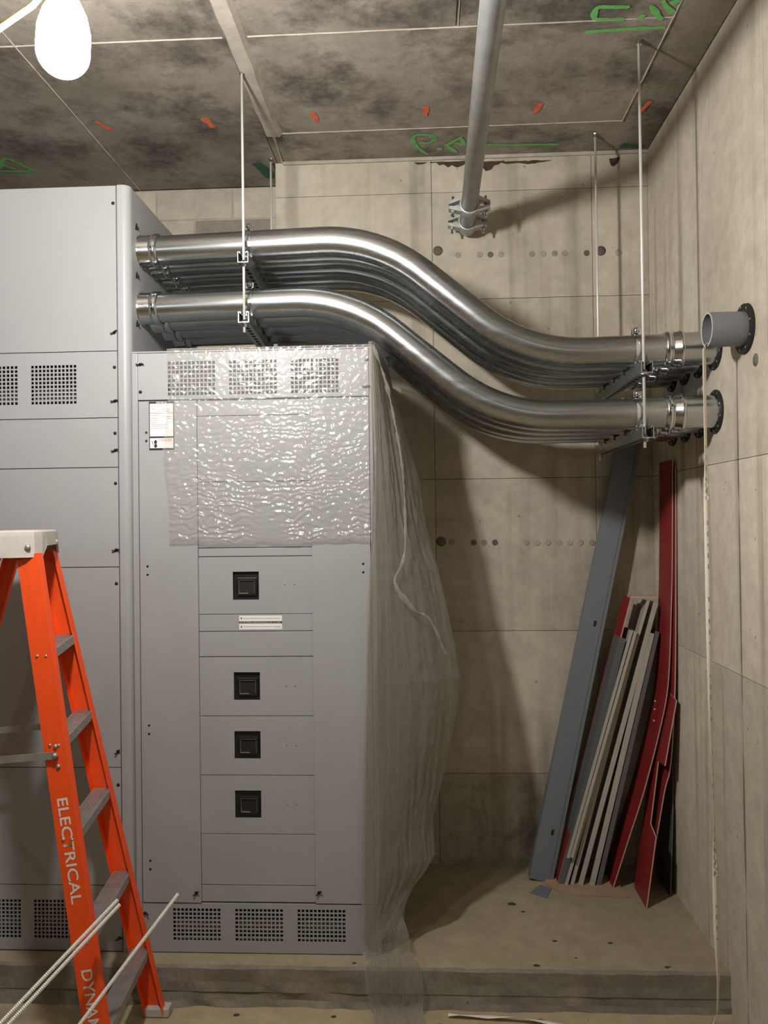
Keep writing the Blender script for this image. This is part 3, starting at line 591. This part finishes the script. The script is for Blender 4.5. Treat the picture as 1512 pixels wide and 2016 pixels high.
for A, B_, C_, D_, yo in ((NT, NB, RNT, RNB, -.012), (FT, FB, RFT, RFB, -.03)):
    p = at(A, B_, 1.05)+V((0.0, yo, .015)); q = at(C_, D_, 1.03)+V((0, yo, 0)); m_ = (p+q)/2
    s_ = part('spreader', MB().bar(p, m_, (0, 0, 1), .022, .004).bar(m_+V((0, -.004, 0)), q+V((0, -.004, 0)), (0, 0, 1), .022, .004), M['alu'], ld)
    part('rivet', MB().lathe(p, (0, -1, 0), [(-.006, .008), (.004, .008), (.008, .004), (.008, 0)], 10), M['alu'], s_)
for z in (1.09, 1.03): part('rivet', MB().lathe(at(NT, NB, z)+V((0.004, -.003, 0)), (0, -1, 0), [(0, .007), (.003, .007), (.006, .003), (.006, 0)], 10), M['alu'], ld)
for q, sx in ((NB, 1), (FB, 1), (RNB, -1), (RFB, -1)):
    part('foot', MB().obox(q+V((sx*.006, 0, .006)), (1, 0, 0), (0, 1, 0), (0, 0, 1), .046, .024, .017), M['cap'], ld, bevel=.006)
# cap
wv = (FT-NT).normalized(); wv.z = 0; wv.normalize(); nv = V((wv.y, -wv.x, 0)); cc = (FT+NT+RFT+RNT)/4
def cpt(u, v_, z): return V((cc.x, cc.y, 0))+nv*u+wv*v_+V((0, 0, z))
capm = MB()
HU, HV = .100, .215
def skirt(u, v0, v1, zlo, zhi, th): capm.add([cpt(u, v0, zlo), cpt(u, v1, zlo), cpt(u, v1, zhi), cpt(u, v0, zhi), cpt(u-th, v0, zlo), cpt(u-th, v1, zlo), cpt(u-th, v1, zhi), cpt(u-th, v0, zhi)], [(0, 1, 2, 3), (4, 5, 6, 7), (0, 1, 5, 4), (1, 2, 6, 5), (2, 3, 7, 6), (3, 0, 4, 7)])
outline = []
for k in range(32):
    a = 2*math.pi*(k+.5)/32; ca, sa = math.cos(a), math.sin(a); e = 5
    rr = (abs(ca)**e+abs(sa)**e)**(-1/e); outline.append((HU*ca*rr, HV*sa*rr, a))
def ring(sc, zf): return [cpt(u*sc, v_*(1-(1-sc)*.5), zf(u, v_)) for u, v_, a in outline]
zb = lambda u, v_: 1.668 if abs(v_) > .13 else 1.702
rs = [ring(.97, zb), ring(1.03, zb), ring(1.0, lambda u, v_: 1.735), ring(.985, lambda u, v_: 1.747), ring(.9, lambda u, v_: 1.752), ring(.8, lambda u, v_: 1.7515), ring(.78, lambda u, v_: 1.744), ring(.1, lambda u, v_: 1.744)]
for A, B_ in zip(rs, rs[1:]):
    n = len(A); capm.add(A+B_, [(i, (i+1) % n, n+(i+1) % n, n+i) for i in range(n)], False)
capm.add(rs[-1], [list(range(len(outline)))])
A, B_ = rs[0], ring(.93, lambda u, v_: 1.74); n = len(A); capm.add(A+B_, [(i, (i+1) % n, n+(i+1) % n, n+i) for i in range(n)]); capm.add(B_, [list(range(n))])
cpo = part('top_cap', capm, M['cap'], ld)
for u in (-.05, .06): part('rivet', MB().lathe(cpt(u, -HV-.002, 1.70), -wv, [(-.004, .009), (.003, .009), (.006, .004), (.006, 0)], 10), M['alu'], cpo)
part('rivet', MB().lathe(cpt(HU+.002, .07, 1.712), nv, [(-.004, .006), (.003, .006), (.005, 0)], 8), M['cap'], cpo)
# stencilled lettering down the near rail (reads downwards)
def railtext(s, z1, z0):
    o = at(NT, NB, z1)-s1*.0032-n1*.016; e = at(NT, NB, z0)-at(NT, NB, z1)
    text('stencil_lettering', s, M['sten'], r1, o, e, n1, e.length, .034, 0.012)
railtext('ELECTRICAL', .935, .625); railtext('DYNAM', .435, .262)

# ------------------------------------------------------------------ threaded rods leaning on the ladder
for tip, base, lb_ in (((-.939, 2.481, .638), (-1.601, 1.734, .006), 'upper of the paired white threaded rods leaning across the ladder rail'), ((-.932, 2.479, .625), (-1.566, 1.736, .006), 'lower of the paired white threaded rods leaning across the ladder rail'), ((-.801, 2.632, .589), (-1.284, 1.863, .006), 'single white threaded rod at lower left, pointing up beside the ladder foot')):
    a, b = V(base), V(tip); a += V((0, -.012, 0)); b += V((0, -.012, 0)); d_ = (b-a).normalized(); L_ = (b-a).length; n = int(L_/.0025); u = d_.orthogonal().normalized(); q = d_.cross(u); rows = []
    for k in range(n+1):
        r_ = .0062 if k % 2 else .0050; rows.append([a+d_*(L_*k/n)+(u*math.cos(j*math.pi/4)+q*math.sin(j*math.pi/4))*r_ for j in range(9)])
    mb = MB().grid(rows, False); mb.add(rows[-1][:8], [list(range(8))]); mb.add(rows[0][:8], [list(range(8))])
    tag(part('threaded_rod', mb, M['rod'], fix=False), lb_, 'rod', 'threaded rods')

# ------------------------------------------------------------------ things leaning in the corner
# tall blue-grey channel
ca, cb_ = V((.4975, 3.775, ZP+.003)), V((.963, 3.875, 2.19)); d_ = (cb_-ca).normalized(); sx = V((1, 0, 0)); sx = (sx-d_*sx.dot(d_)).normalized(); bk = d_.cross(sx).normalized(); bk = bk if bk.y > 0 else -bk
ch = thing('steel_channel', ca, 'tall blue-grey steel channel leaning in the corner left of the red boards', 'channel')
L_ = (cb_-ca).length/2; c_ = (ca+cb_)/2; mb = MB().obox(c_, sx, bk, d_, .052, .0015, L_)
part('web', mb, M['greyc'], ch)
for s_ in (1, -1): part('flange', MB().obox(c_+sx*s_*.052+bk*.022, sx, bk, d_, .0015, .022, L_), M['greyc'], ch)
part('fold_line', MB().obox(c_+sx*.036-bk*.002, sx, bk, d_, .001, .001, L_), M['dkgrey'], ch)
for t in (.105, .56): part('slot', MB().obox(ca.lerp(cb_, t)+sx*.008-bk*.0016, sx, bk, d_, .006, .0006, .013), M['black'], ch)
# bundle of folded trim strips
def strip(b, t, wd, dep, mat, lb_, y=3.70, side=1):
    a = V((b[0], y, b[1])); e = V((t[0], y+.01, t[1])); d_ = (e-a).normalized(); sx = V((1, 0, 0)); sx = (sx-d_*sx.dot(d_)).normalized(); bk = V((0, 1, 0)); L_ = (e-a).length/2; c_ = (a+e)/2
    o = thing('trim_strip', a, lb_, 'metal strip', 'trim strips leaning in the corner')
    part('edge_flange', MB().obox(c_, sx, bk, d_, wd/2, .001, L_), M[mat], o)
    part('web', MB().obox(c_+sx*side*(wd/2-.001)+bk*dep/2, sx, bk, d_, .001, dep/2, L_), M[mat], o)
    part('back_flange', MB().obox(c_+bk*dep, sx, bk, d_, wd/2, .001, L_), M[mat], o)
M['strip'] = plain('light_grey_folded_steel', (0.42, 0.40, 0.36), .5, nscale=12, namt=.06)
zb_ = ZP+.0105
strip((.606, zb_+.13), (.899, 1.272), .013, .14, 'strip', 'thin grey trim strip, first from the left in the leaning bundle, raised off the cardboard', y=3.69)
strip((.622, zb_+.13), (.916, 1.268), .013, .14, 'strip', 'thin grey trim strip, second from the left in the leaning bundle', y=3.69)
strip((.600, zb_), (.979, 1.400), .014, .14, 'strip', 'tallest grey trim strip in the middle of the leaning bundle', y=3.715)
strip((.628, zb_), (.936, 1.262), .016, .12, 'strip', 'grey trim strip whose top is hidden between the two tall ones', y=3.725)
strip((.662, zb_), (1.012, 1.393), .021, .14, 'strip', 'tall wide grey trim strip ending level with the red board top', y=3.715)
strip((.712, zb_), (.992, 1.258), .024, .14, 'strip', 'shorter wide grey trim strip at the right of the leaning bundle', y=3.715)
strip((.743, zb_), (1.018, 1.264), .020, .14, 'dkgrey', 'dark grey trim strip nearest to the tall red board', y=3.72)
strip((.583, zb_), (.868, 1.235), .030, .10, 'dkgrey', 'dark slotted grey strip between the steel channel and the leaning bundle', y=3.728, side=-1)
# red boards
def board(name, near, depth, mat, lb_, cat, grp, edge=True, th=.005, back=(0, 1, 0)):
    near = [V(p) for p in near]; o = thing(name, near[0], lb_, cat, grp); n = len(near); bkv = V(back).normalized(); rows = []; mb = MB(); em = MB()
    dp = depth if isinstance(depth, (list, tuple)) else [depth]*n
    lft = [p.copy() for p in near]; rgt = []
    for i in range(n):
        d_ = (near[min(i+1, n-1)]-near[max(i-1, 0)]).normalized(); s_ = bkv.cross(d_).normalized(); s_ = s_ if s_.x > 0 else -s_; rgt.append(near[i]+s_*th)
    for i in range(n-1):
        a, b = lft[i], lft[i+1]; c, d_ = rgt[i], rgt[i+1]; pa, pb = bkv*dp[i], bkv*dp[i+1]
        mb.add([a, b, b+pb, a+pa], [(0, 1, 2, 3)]); mb.add([c, d_, d_+pb, c+pa], [(0, 1, 2, 3)]); mb.add([a+pa, b+pb, d_+pb, c+pa], [(0, 1, 2, 3)]); em.add([a, b, d_, c], [(0, 1, 2, 3)])
    for i in (0, n-1): mb.add([lft[i], rgt[i], rgt[i]+bkv*dp[i], lft[i]+bkv*dp[i]], [(0, 1, 2, 3)])
    part('sheet', mb, M[mat], o); part('cut_edge', em, M['rede' if edge else mat], o, fix=False)
    return o
GR = 'red insulating boards in the corner'
def smooth(pts, m=5):
    pts = [V(p) for p in pts]; out = []
    for i in range(len(pts)-1):
        p0, p1, p2, p3 = pts[max(i-1, 0)], pts[i], pts[i+1], pts[min(i+2, len(pts)-1)]
        for k in range(m): t = k/m; out.append(.5*((2*p1)+(p2-p0)*t+(2*p0-5*p1+4*p2-p3)*t*t+(3*p1-p0-3*p2+p3)*t**3))
    return out+[pts[-1]]
rb = board('insulating_board', smooth([(.796, 3.695, ZP+.002), (.864, 3.67, .377), (.926, 3.655, .58), (.992, 3.635, .848), (1.028, 3.62, 1.056), (1.040, 3.60, 1.375), (1.045, 3.59, 1.592), (1.046, 3.566, 2.012)]), .19, 'red', 'tall bowed red board leaning from the trim strips up to the right wall', 'board', GR)
for x, z in ((.980, .965), (.978, .93), (.974, .88)): part('punched_mark', MB().lathe((x+.015, 3.69, z), (-1, 0, .35), [(0, .004), (.006, .004), (.006, 0)], 6), M['rede'], rb)
board('insulating_board', [(.897, 3.521, ZP+.002), (.9415, 3.525, .436), (.9450, 3.62, .458), (.9845, 3.63, .722), (.9855, 3.535, .730), (1.040, 3.545, 1.000), (1.0415, 3.66, 1.013)], [.20, .20, .105, .095, .19, .185, .07], 'red', 'short red board with a notched edge, nearest the camera in the corner', 'board', GR)
board('insulating_board', smooth([(.915, 3.63, ZP+.002), (.948, 3.62, .288), (.999, 3.60, .598), (1.026, 3.59, .73), (1.046, 3.58, 1.076), (1.054, 3.57, 1.593), (1.056, 3.56, 1.985)]), .15, 'red', 'tall thin red board mostly hidden behind the bowed one against the right wall', 'board', GR)
board('insulating_board', [(.566, 3.735, zb_), (.908, 3.745, 1.418)], .13, 'red', 'red board standing at the back of the grey trim strips, its top showing', 'board', GR)
tag(part('end_plate', MB().box(.905, 1.025, 3.735, 3.80, 1.412, 1.420), M['rede'], None), 'thin reddish strip lying across the tops of the tall trim strips', 'strip')
board('barrier_panel', [(1.030, 3.64, ZP+.002), (1.045, 3.64, .50), (1.052, 3.66, .55), (1.057, 3.66, .80)], .2, 'dkgrey', 'grey panel against the right wall behind the red boards, gap shade in its dark colour', 'panel', None, False)  # grey panel; shadow between boards and wall is put into its dark tone
# cardboard and bracket on the pad
ol = [(.512, 3.742), (.535, 3.70), (.575, 3.645), (.62, 3.625), (.72, 3.618), (.845, 3.612), (.835, 3.70), (.86, 3.82), (.53, 3.82)]
tag(part('cardboard_sheet', MB().prism([(x, y, ZP) for x, y in ol], (0, 0, .010)), M['card']), 'flat torn piece of brown cardboard under the leaning strips', 'cardboard')
tag(part('sheet_metal_offcut', MB().prism([(.433, 3.655, ZP), (.50, 3.605, ZP), (.535, 3.70, ZP), (.49, 3.735, ZP)], (0, 0, .003)), M['greyc']), 'small flat grey metal offcut on the pad at the foot of the channel', 'offcut')
# grit
for k, (x, y, z, r_, lb_) in enumerate(((.477, 3.244, ZP, .007, 'dark grit crumb in the middle of the bare pad, left of its twin'), (.686, 3.234, ZP, .007, 'dark grit crumb in the middle of the bare pad, right of its twin'), (.537, 3.123, ZP, .004, 'tiniest dark grit crumb on the pad, between the pair and the front edge'),
    (.385, 3.065, ZP, .009, 'dark grit crumb on the front edge of the pad, right of the film'), (.855, 3.064, ZP, .009, 'dark grit crumb on the front edge of the pad by the right wall'), (.345, 3.55, ZP, .013, 'broad dark crumb on the pad near the foot of the steel channel'), (.385, 3.483, ZP, .006, 'small dark crumb just in front of the broad one near the steel channel'),
    (-.282, 3.065, ZP, .006, 'dark grit crumb on the pad edge below the vents, left of the film'), (.384, 2.97, 0, .008, 'dark grit crumb on the floor beside the loose end of the tape'), (.03, 2.93, 0, .009, 'dark grit crumb on the floor between the film tail and the tape end'), (-.35, 2.97, 0, .007, 'dark grit crumb on the floor just left of the film tail'), (-.70, 2.97, 0, .008, 'dark grit crumb on the floor between the ladder foot and the film tail'))):
    mb = MB(); vs_ = []
    for i in range(5):
        a = math.pi/2*i/4
        for j in range(7): b = 2*math.pi*j/7; vs_.append(V((x, y, z))+V((math.cos(a)*math.cos(b)*1.5, math.cos(a)*math.sin(b), math.sin(a)*.45))*r_*(1+.35*noise.noise(V((k*3+i, j, 1.7)))))
    mb.add(vs_, [(i*7+j, i*7+(j+1) % 7, (i+1)*7+(j+1) % 7, (i+1)*7+j) for i in range(4) for j in range(7)])
    tag(part('concrete_crumb', mb, M['crumb'], fix=False), lb_, 'debris', 'grit crumbs on pad and floor')

# ------------------------------------------------------------------ paint marks on the ceiling
def stroke(name, pts, wd, mat, sm=True):
    pts = [V((x, y, 0)) for x, y in pts]; pts = smooth(pts, 6) if sm and len(pts) > 2 else pts; rows = []
    if len(pts) == 2: pts = [pts[0].lerp(pts[1], k/6) for k in range(7)]
    for i, p in enumerate(pts):
        d_ = (pts[min(i+1, len(pts)-1)]-pts[max(i-1, 0)]).normalized(); s_ = V((-d_.y, d_.x, 0))*wd*(.8+.5*noise.noise(p*25))*(.6 if i in (0, len(pts)-1) else 1)
        rows.append([V((p.x, p.y, ZC-.0035))-s_, V((p.x, p.y, ZC-.0037)), V((p.x, p.y, ZC-.0035))+s_])
    return part(name, MB().grid(rows), M[mat], ceil, fix=False)
for pts in ([(.713, 2.828), (.65, 2.824), (.604, 2.826), (.606, 2.883), (.65, 2.893), (.713, 2.899)], [(.772, 2.872), (.762, 2.9)], [(.781, 2.822), (.812, 2.869), (.843, 2.911)], [(.814, 2.80), (.84, 2.838), (.872, 2.875)], [(.845, 2.805), (.858, 2.818), (.868, 2.80)], [(.589, 2.965), (.691, 2.958), (.868, 2.955)]): stroke('green_spray_mark', pts, .0125, 'green')
for pts in ([(.036, 3.91), (-.004, 3.848), (-.033, 3.768), (-.023, 3.714), (.018, 3.707), (.059, 3.73), (.059, 3.77), (.029, 3.793), (-.003, 3.781)], [(.091, 3.871), (.09, 3.839)], [(.172, 3.899), (.113, 3.81)], [(.118, 3.821), (.189, 3.74)], [(.185, 3.755), (.199, 3.817), (.157, 3.798)], [(.298, 3.829), (.404, 3.838), (.638, 3.85)]): stroke('green_spray_mark', pts, .0125, 'green')
for pts in ([(-2.03, 3.9), (-1.955, 3.80), (-1.911, 3.864), (-1.889, 3.946)], [(-2.048, 3.934), (-1.98, 3.94), (-1.904, 3.951)], [(-2.02, 3.83), (-1.96, 3.92)]): stroke('green_spray_mark', pts, .014, 'green')
for x, y, dx, wd in ((-1.369, 3.52, .02, .013), (-.912, 3.523, .012, .016), (-.448, 3.513, .006, .016), (.024, 3.495, .0, .014), (.494, 3.504, -.008, .016), (.945, 3.521, -.01, .013)): stroke('orange_spray_mark', [(x-dx, y-.045), (x, y), (x+dx, y+.045)], wd, 'orspray')
stroke('teal_spray_mark', [(-.79, 3.94), (-.765, 4.02), (-.75, 4.12)], .035, 'teal'); stroke('teal_spray_mark', [(.93, 3.885), (.985, 3.90), (1.04, 3.905)], .03, 'teal')

# ------------------------------------------------------------------ work light
wlp = thing('work_light', (-.775, 1.75, 2.735), 'glaring bare work bulb hanging from a yellow cord under the ceiling', 'lamp')
bp_ = [(0, 0)]+[(.055*(1-math.cos(math.pi/2*k/10)), .056*math.sin(math.pi/2*k/10)) for k in range(1, 11)]+[(.10, .055), (.135, .046), (.16, .033), (.178, .024)]
part('bulb', MB().lathe((-.772, 1.75, 2.738), (0.05, 0, 1), bp_, 32), M['bulb'], wlp)
part('socket', MB().lathe((-.763, 1.75, 2.914), (0.05, 0, 1), [(0, .0), (0, .026), (.004, .029), (.05, .029), (.06, .02), (.065, .012), (.065, 0)], 20), M['sock'], wlp)
part('cord', MB().tube([(-1.9, 1.78, 2.93), (-1.5, 1.77, 2.79), (-1.2, 1.76, 2.735), (-1.0, 1.755, 2.79), (-.909, 1.75, 2.849), (-.835, 1.75, 2.896), (-.79, 1.75, 2.95), (-.76, 1.75, 2.978), (-.72, 1.74, 2.95), (-.67, 1.73, 2.925), (-.5, 1.70, 2.98), (.05, 1.63, 3.24), (.3, 1.6, 3.32), (.9, 1.5, 3.46), (1.0, 1.5, 3.497)], .0065, 8), M['cord'], wlp)

# ------------------------------------------------------------------ plastic film on the lower switchboard
pf = thing('plastic_film', (-.3, YF-.02, ZP), 'crinkled clear plastic film taped over the switchboard top and hanging down its right side', 'plastic sheet')
NX, NZ = 230, 220; rows = []
x0f, x1f, z0f, z1f = -.968, -.190, 1.690, 2.432
def lerp(a, b, t): return a+(b-a)*t
for j in range(NZ+1):
    t = j/NZ; z = lerp(z1f, z0f, t); r = []
    xa = x0f+.010*noise.noise(V((0, z*9, 3)))-.02*math.exp(-((z-2.02)/.12)**2)-.004; xb = x1f+.006*noise.noise(V((9, z*12, 3)))
    for i in range(NX+1):
        s_ = i/NX; x = lerp(xa, xb, s_); zz = z+(.010*noise.noise(V((x*9, 0, 8)))+.006*noise.noise(V((x*25, 1, 8))))*t
        # long horizontal creases lower left, random crumple elsewhere
        hz = (1-min(1, max(0, (s_-.35)/.4)))*min(1, t*1.6)
        cr = 1-abs(noise.noise(V((x*9, zz*42, 0)))); cr2 = 1-abs(noise.noise(V((x*33+5, zz*35, 4)))); cr3 = noise.noise(V((x*90, zz*90, 2))); fo = 1-abs(noise.noise(V((x*5+2, zz*6, 9))))
        vert = (1-abs(noise.noise(V((x*30, zz*6, 5)))))*math.exp(-(t/.22)**2)
        sl_ = max(.02, (2.47-zz)*.5); Pp = .022; ph = zz/Pp+1.6*noise.noise(V((x*4, zz*7, 21)))+1.1*noise.noise(V((x*17, zz*14, 22)))+.5*noise.noise(V((x*45, zz*40, 23))); fr_ = ph-math.floor(ph)
        saw = (1-fr_/.8) if fr_ < .8 else (fr_-.8)/.2
        msk = min(1.25, max(.15, .75+1.1*noise.noise(V((x*6+7, zz*7, 24)))))
        hgt = .005*fo+sl_*Pp*.8*saw*msk+.0017*(1+2.2*abs(x+.54)/.4)*cr2*cr2+.0005*cr3+.0034*vert*vert+.0008*hz*cr
        ed = min(1, s_/.02, (1-s_)/.02, (1-t)/.02)
        r.append(V((x, YF-.010-hgt*(.4+.6*ed), zz)))
    rows.append(r)
top = [V((p.x, YF+.25, CZ1+.008+.01*abs(noise.noise(V((p.x*8, 2, 2)))))) for p in rows[0]]; mid = [V((p.x, YF+.01, CZ1+.008+.004*noise.noise(V((p.x*30, 2, 2))))) for p in rows[0]]
part('front_sheet', MB().grid([top, mid]+rows), M['film'], pf, fix=False)
# hanging drape
sect = [(2.440, -.205, -.165), (2.388, -.201, -.152), (2.305, -.200, -.133), (2.162, -.196, -.092), (2.02, -.193, -.056), (1.959, -.192, -.042), (1.737, -.198, -.003), (1.575, -.212, .044), (1.374, -.222, .084), (1.153, -.230, .124), (1.013, -.236, .106), (.853, -.242, .074), (.692, -.246, .034), (.592, -.249, .013), (.47, -.251, .020), (.41, -.252, -.02), (.37, -.253, -.050), (.252, -.255, -.070), (ZP+.05, -.256, -.085)]
def interp(tab, z):
    for a, b in zip(tab, tab[1:]):
        if b[0] <= z <= a[0]: t = (z-a[0])/(b[0]-a[0]); return [lerp(p, q, t) for p, q in zip(a, b)]
    return tab[-1] if z < tab[-1][0] else tab[0]
def bez(p, t):                        # catmull through control points, t 0..1
    n = len(p)-1; k = min(int(t*n), n-1); u = t*n-k; a, b, c, d_ = p[max(k-1, 0)], p[k], p[k+1], p[min(k+2, n)]
    return .5*((2*b)+(c-a)*u+(2*a-5*b+4*c-d_)*u*u+(3*b-a-3*c+d_)*u**3)
def drape(layer, zstart, zend, nz_, ns, scale=1.0, seed=0, tail=True, dy=0.0):
    rows = []
    for j in range(nz_+1):
        z = lerp(zstart, zend, j/nz_); _, xl, xr = interp(sect, z); xr = CX1+(xr-CX1)*scale if xr > CX1 else xr
        col = min(1, max(0, (.75-z)/.5)); bY = lerp(.62, .14, col); mY = lerp(.19, .08, col)
        cp_ = [V((xl, YF-.022-dy, 0)), V((lerp(xl, CX1, .8), YF-.030-dy, 0)), V((lerp(CX1, xr, .5), YF+.03-dy, 0)), V((xr, YF+mY, 0)), V((lerp(CX1, xr, .55)+.02, YF+lerp(mY, bY, .6), 0)), V((CX1+.012, YF+bY, 0))]
        r = []
        for i in range(ns+1):
            t = i/ns; p = bez(cp_, t); q = bez(cp_, min(1, t+.01))-bez(cp_, max(0, t-.01)); nrm = V((q.y, -q.x, 0)); nrm = nrm.normalized() if nrm.length > 1e-7 else V((0, -1, 0))
            if nrm.x < -.3: nrm = -nrm
            w_ = math.sin(math.pi*min(1, max(0, t)))**.5; tt = t*9
            h = .016*(1-abs(noise.noise(V((tt*1.0, z*1.3+t*1.5, seed)))))+.010*(1-abs(noise.noise(V((tt*3+z*1.2, z*1.6, seed+5)))))+.0022*noise.noise(V((tt*7, z*6, seed+2)))+.0045*(1-abs(noise.noise(V((tt*4+z*2, z*13, seed+3)))))**2
            p = p+nrm*(h-.015)*w_*(.35+.65*min(1, (2.45-z)/.5)); p.z = z
            if tail:
                bl = min(1, max(0, (.42-z)/.22)); bl = bl*bl*(3-2*bl); hh = .02*(1-abs(noise.noise(V((t*5, z*5, seed+1)))))+.008*(1-abs(noise.noise(V((t*14, z*9, seed+4)))))
                p = p.lerp(V((lerp(-.255, -.075, t), YF-.015-hh, z)), bl)
            r.append(p)
        rows.append(r)
    if tail:
        last = rows[-1]
        for ri, (yy, z, xl, xr) in enumerate(((YF-.02, ZP+.04, -.255, -.075), (YF-.04, ZP+.028, -.252, -.060), (YP-.005, ZP+.022, -.245, -.045), (YP-.02, ZP-.01, -.238, -.032), (YP-.022, .09, -.234, -.028), (YP-.026, .05, -.226, -.028), (YP-.034, .025, -.215, -.03), (YP-.07, .012, -.206, -.03), (YP-.11, .010, -.20, -.02), (YP-.18, .010, -.19, .0))):
            r = []
            for i in range(ns+1):
                t = i/ns; x = lerp(xl, xr, t); h = .028*(1-abs(noise.noise(V((t*5, z*9+yy*4, seed+1)))))+.010*(1-abs(noise.noise(V((t*14, z*14+yy*9, seed+4)))))+.004*noise.noise(V((t*40, z*40, seed)))
                h *= .85; up_ = (0, .5, .8, .5, .2, .2, .4, .8, 1, 1)[ri]
                r.append(V((x, yy-h*(1-up_*.8), max(.004, z+h*up_*.8))))
            # extra row between for roundness
            rows.append(r)
        # subdivide tail rows
        body = rows[:-10]; tl = rows[-11:]; fine = []
        for k in range(10):
            for q in range(1, 6):
                u = q/5; a, b, c, d_ = tl[max(k-1, 0)], tl[k], tl[k+1], tl[min(k+2, 10)]
                rr_ = []
                for i in range(ns+1):
                    p = .5*((2*b[i])+(c[i]-a[i])*u+(2*a[i]-5*b[i]+4*c[i]-d_[i])*u*u+(3*b[i]-a[i]-3*c[i]+d_[i])*u**3)
                    p = p+V((0, -1, .5))*.005*noise.noise(V((i*.35, k+u*1.0, seed+7))); p.z = max(.004, p.z); rr_.append(p)
                fine.append(rr_)
        rows = body+fine
    part(layer, MB().grid(rows), M['filmd'], pf, fix=False)
drape('side_drape', 2.440, ZP+.06, 300, 150)
drape('inner_fold', 2.42, .21, 260, 110, .64, 11, False, -.004)
# rolled crease where the outer layer of the film is gathered
cr = smooth([(-.186, 3.085, 2.425), (-.139, 3.105, 2.282), (-.104, 3.115, 2.107), (-.082, 3.115, 1.952), (-.074, 3.11, 1.739), (-.083, 3.10, 1.623), (-.115, 3.09, 1.537), (-.05, 3.10, 1.44), (.014, 3.14, 1.391), (.072, 3.19, 1.256)], 14)
rows = []
for i, p in enumerate(cr):
    d_ = (cr[min(i+1, len(cr)-1)]-cr[max(i-1, 0)]).normalized(); u = d_.cross(V((0, 1, 0))).normalized(); q = u.cross(d_); r = []
    for k in range(11):
        a = -2.4+k*4.8/10; rr = (.0022 if p.z > 1.6 else .004)*(1+1.6*noise.noise(p*16))+.006*max(0, noise.noise(p*28))+.0025*noise.noise(p*80+V((k*.8, 0, 0))); r.append(p+(u*math.sin(a)*1.3-q*math.cos(a)*(-1 if q.y < 0 else 1))*rr)
    rows.append(r)
part('gathered_crease', MB().grid(rows), M['film'], pf, fix=False)
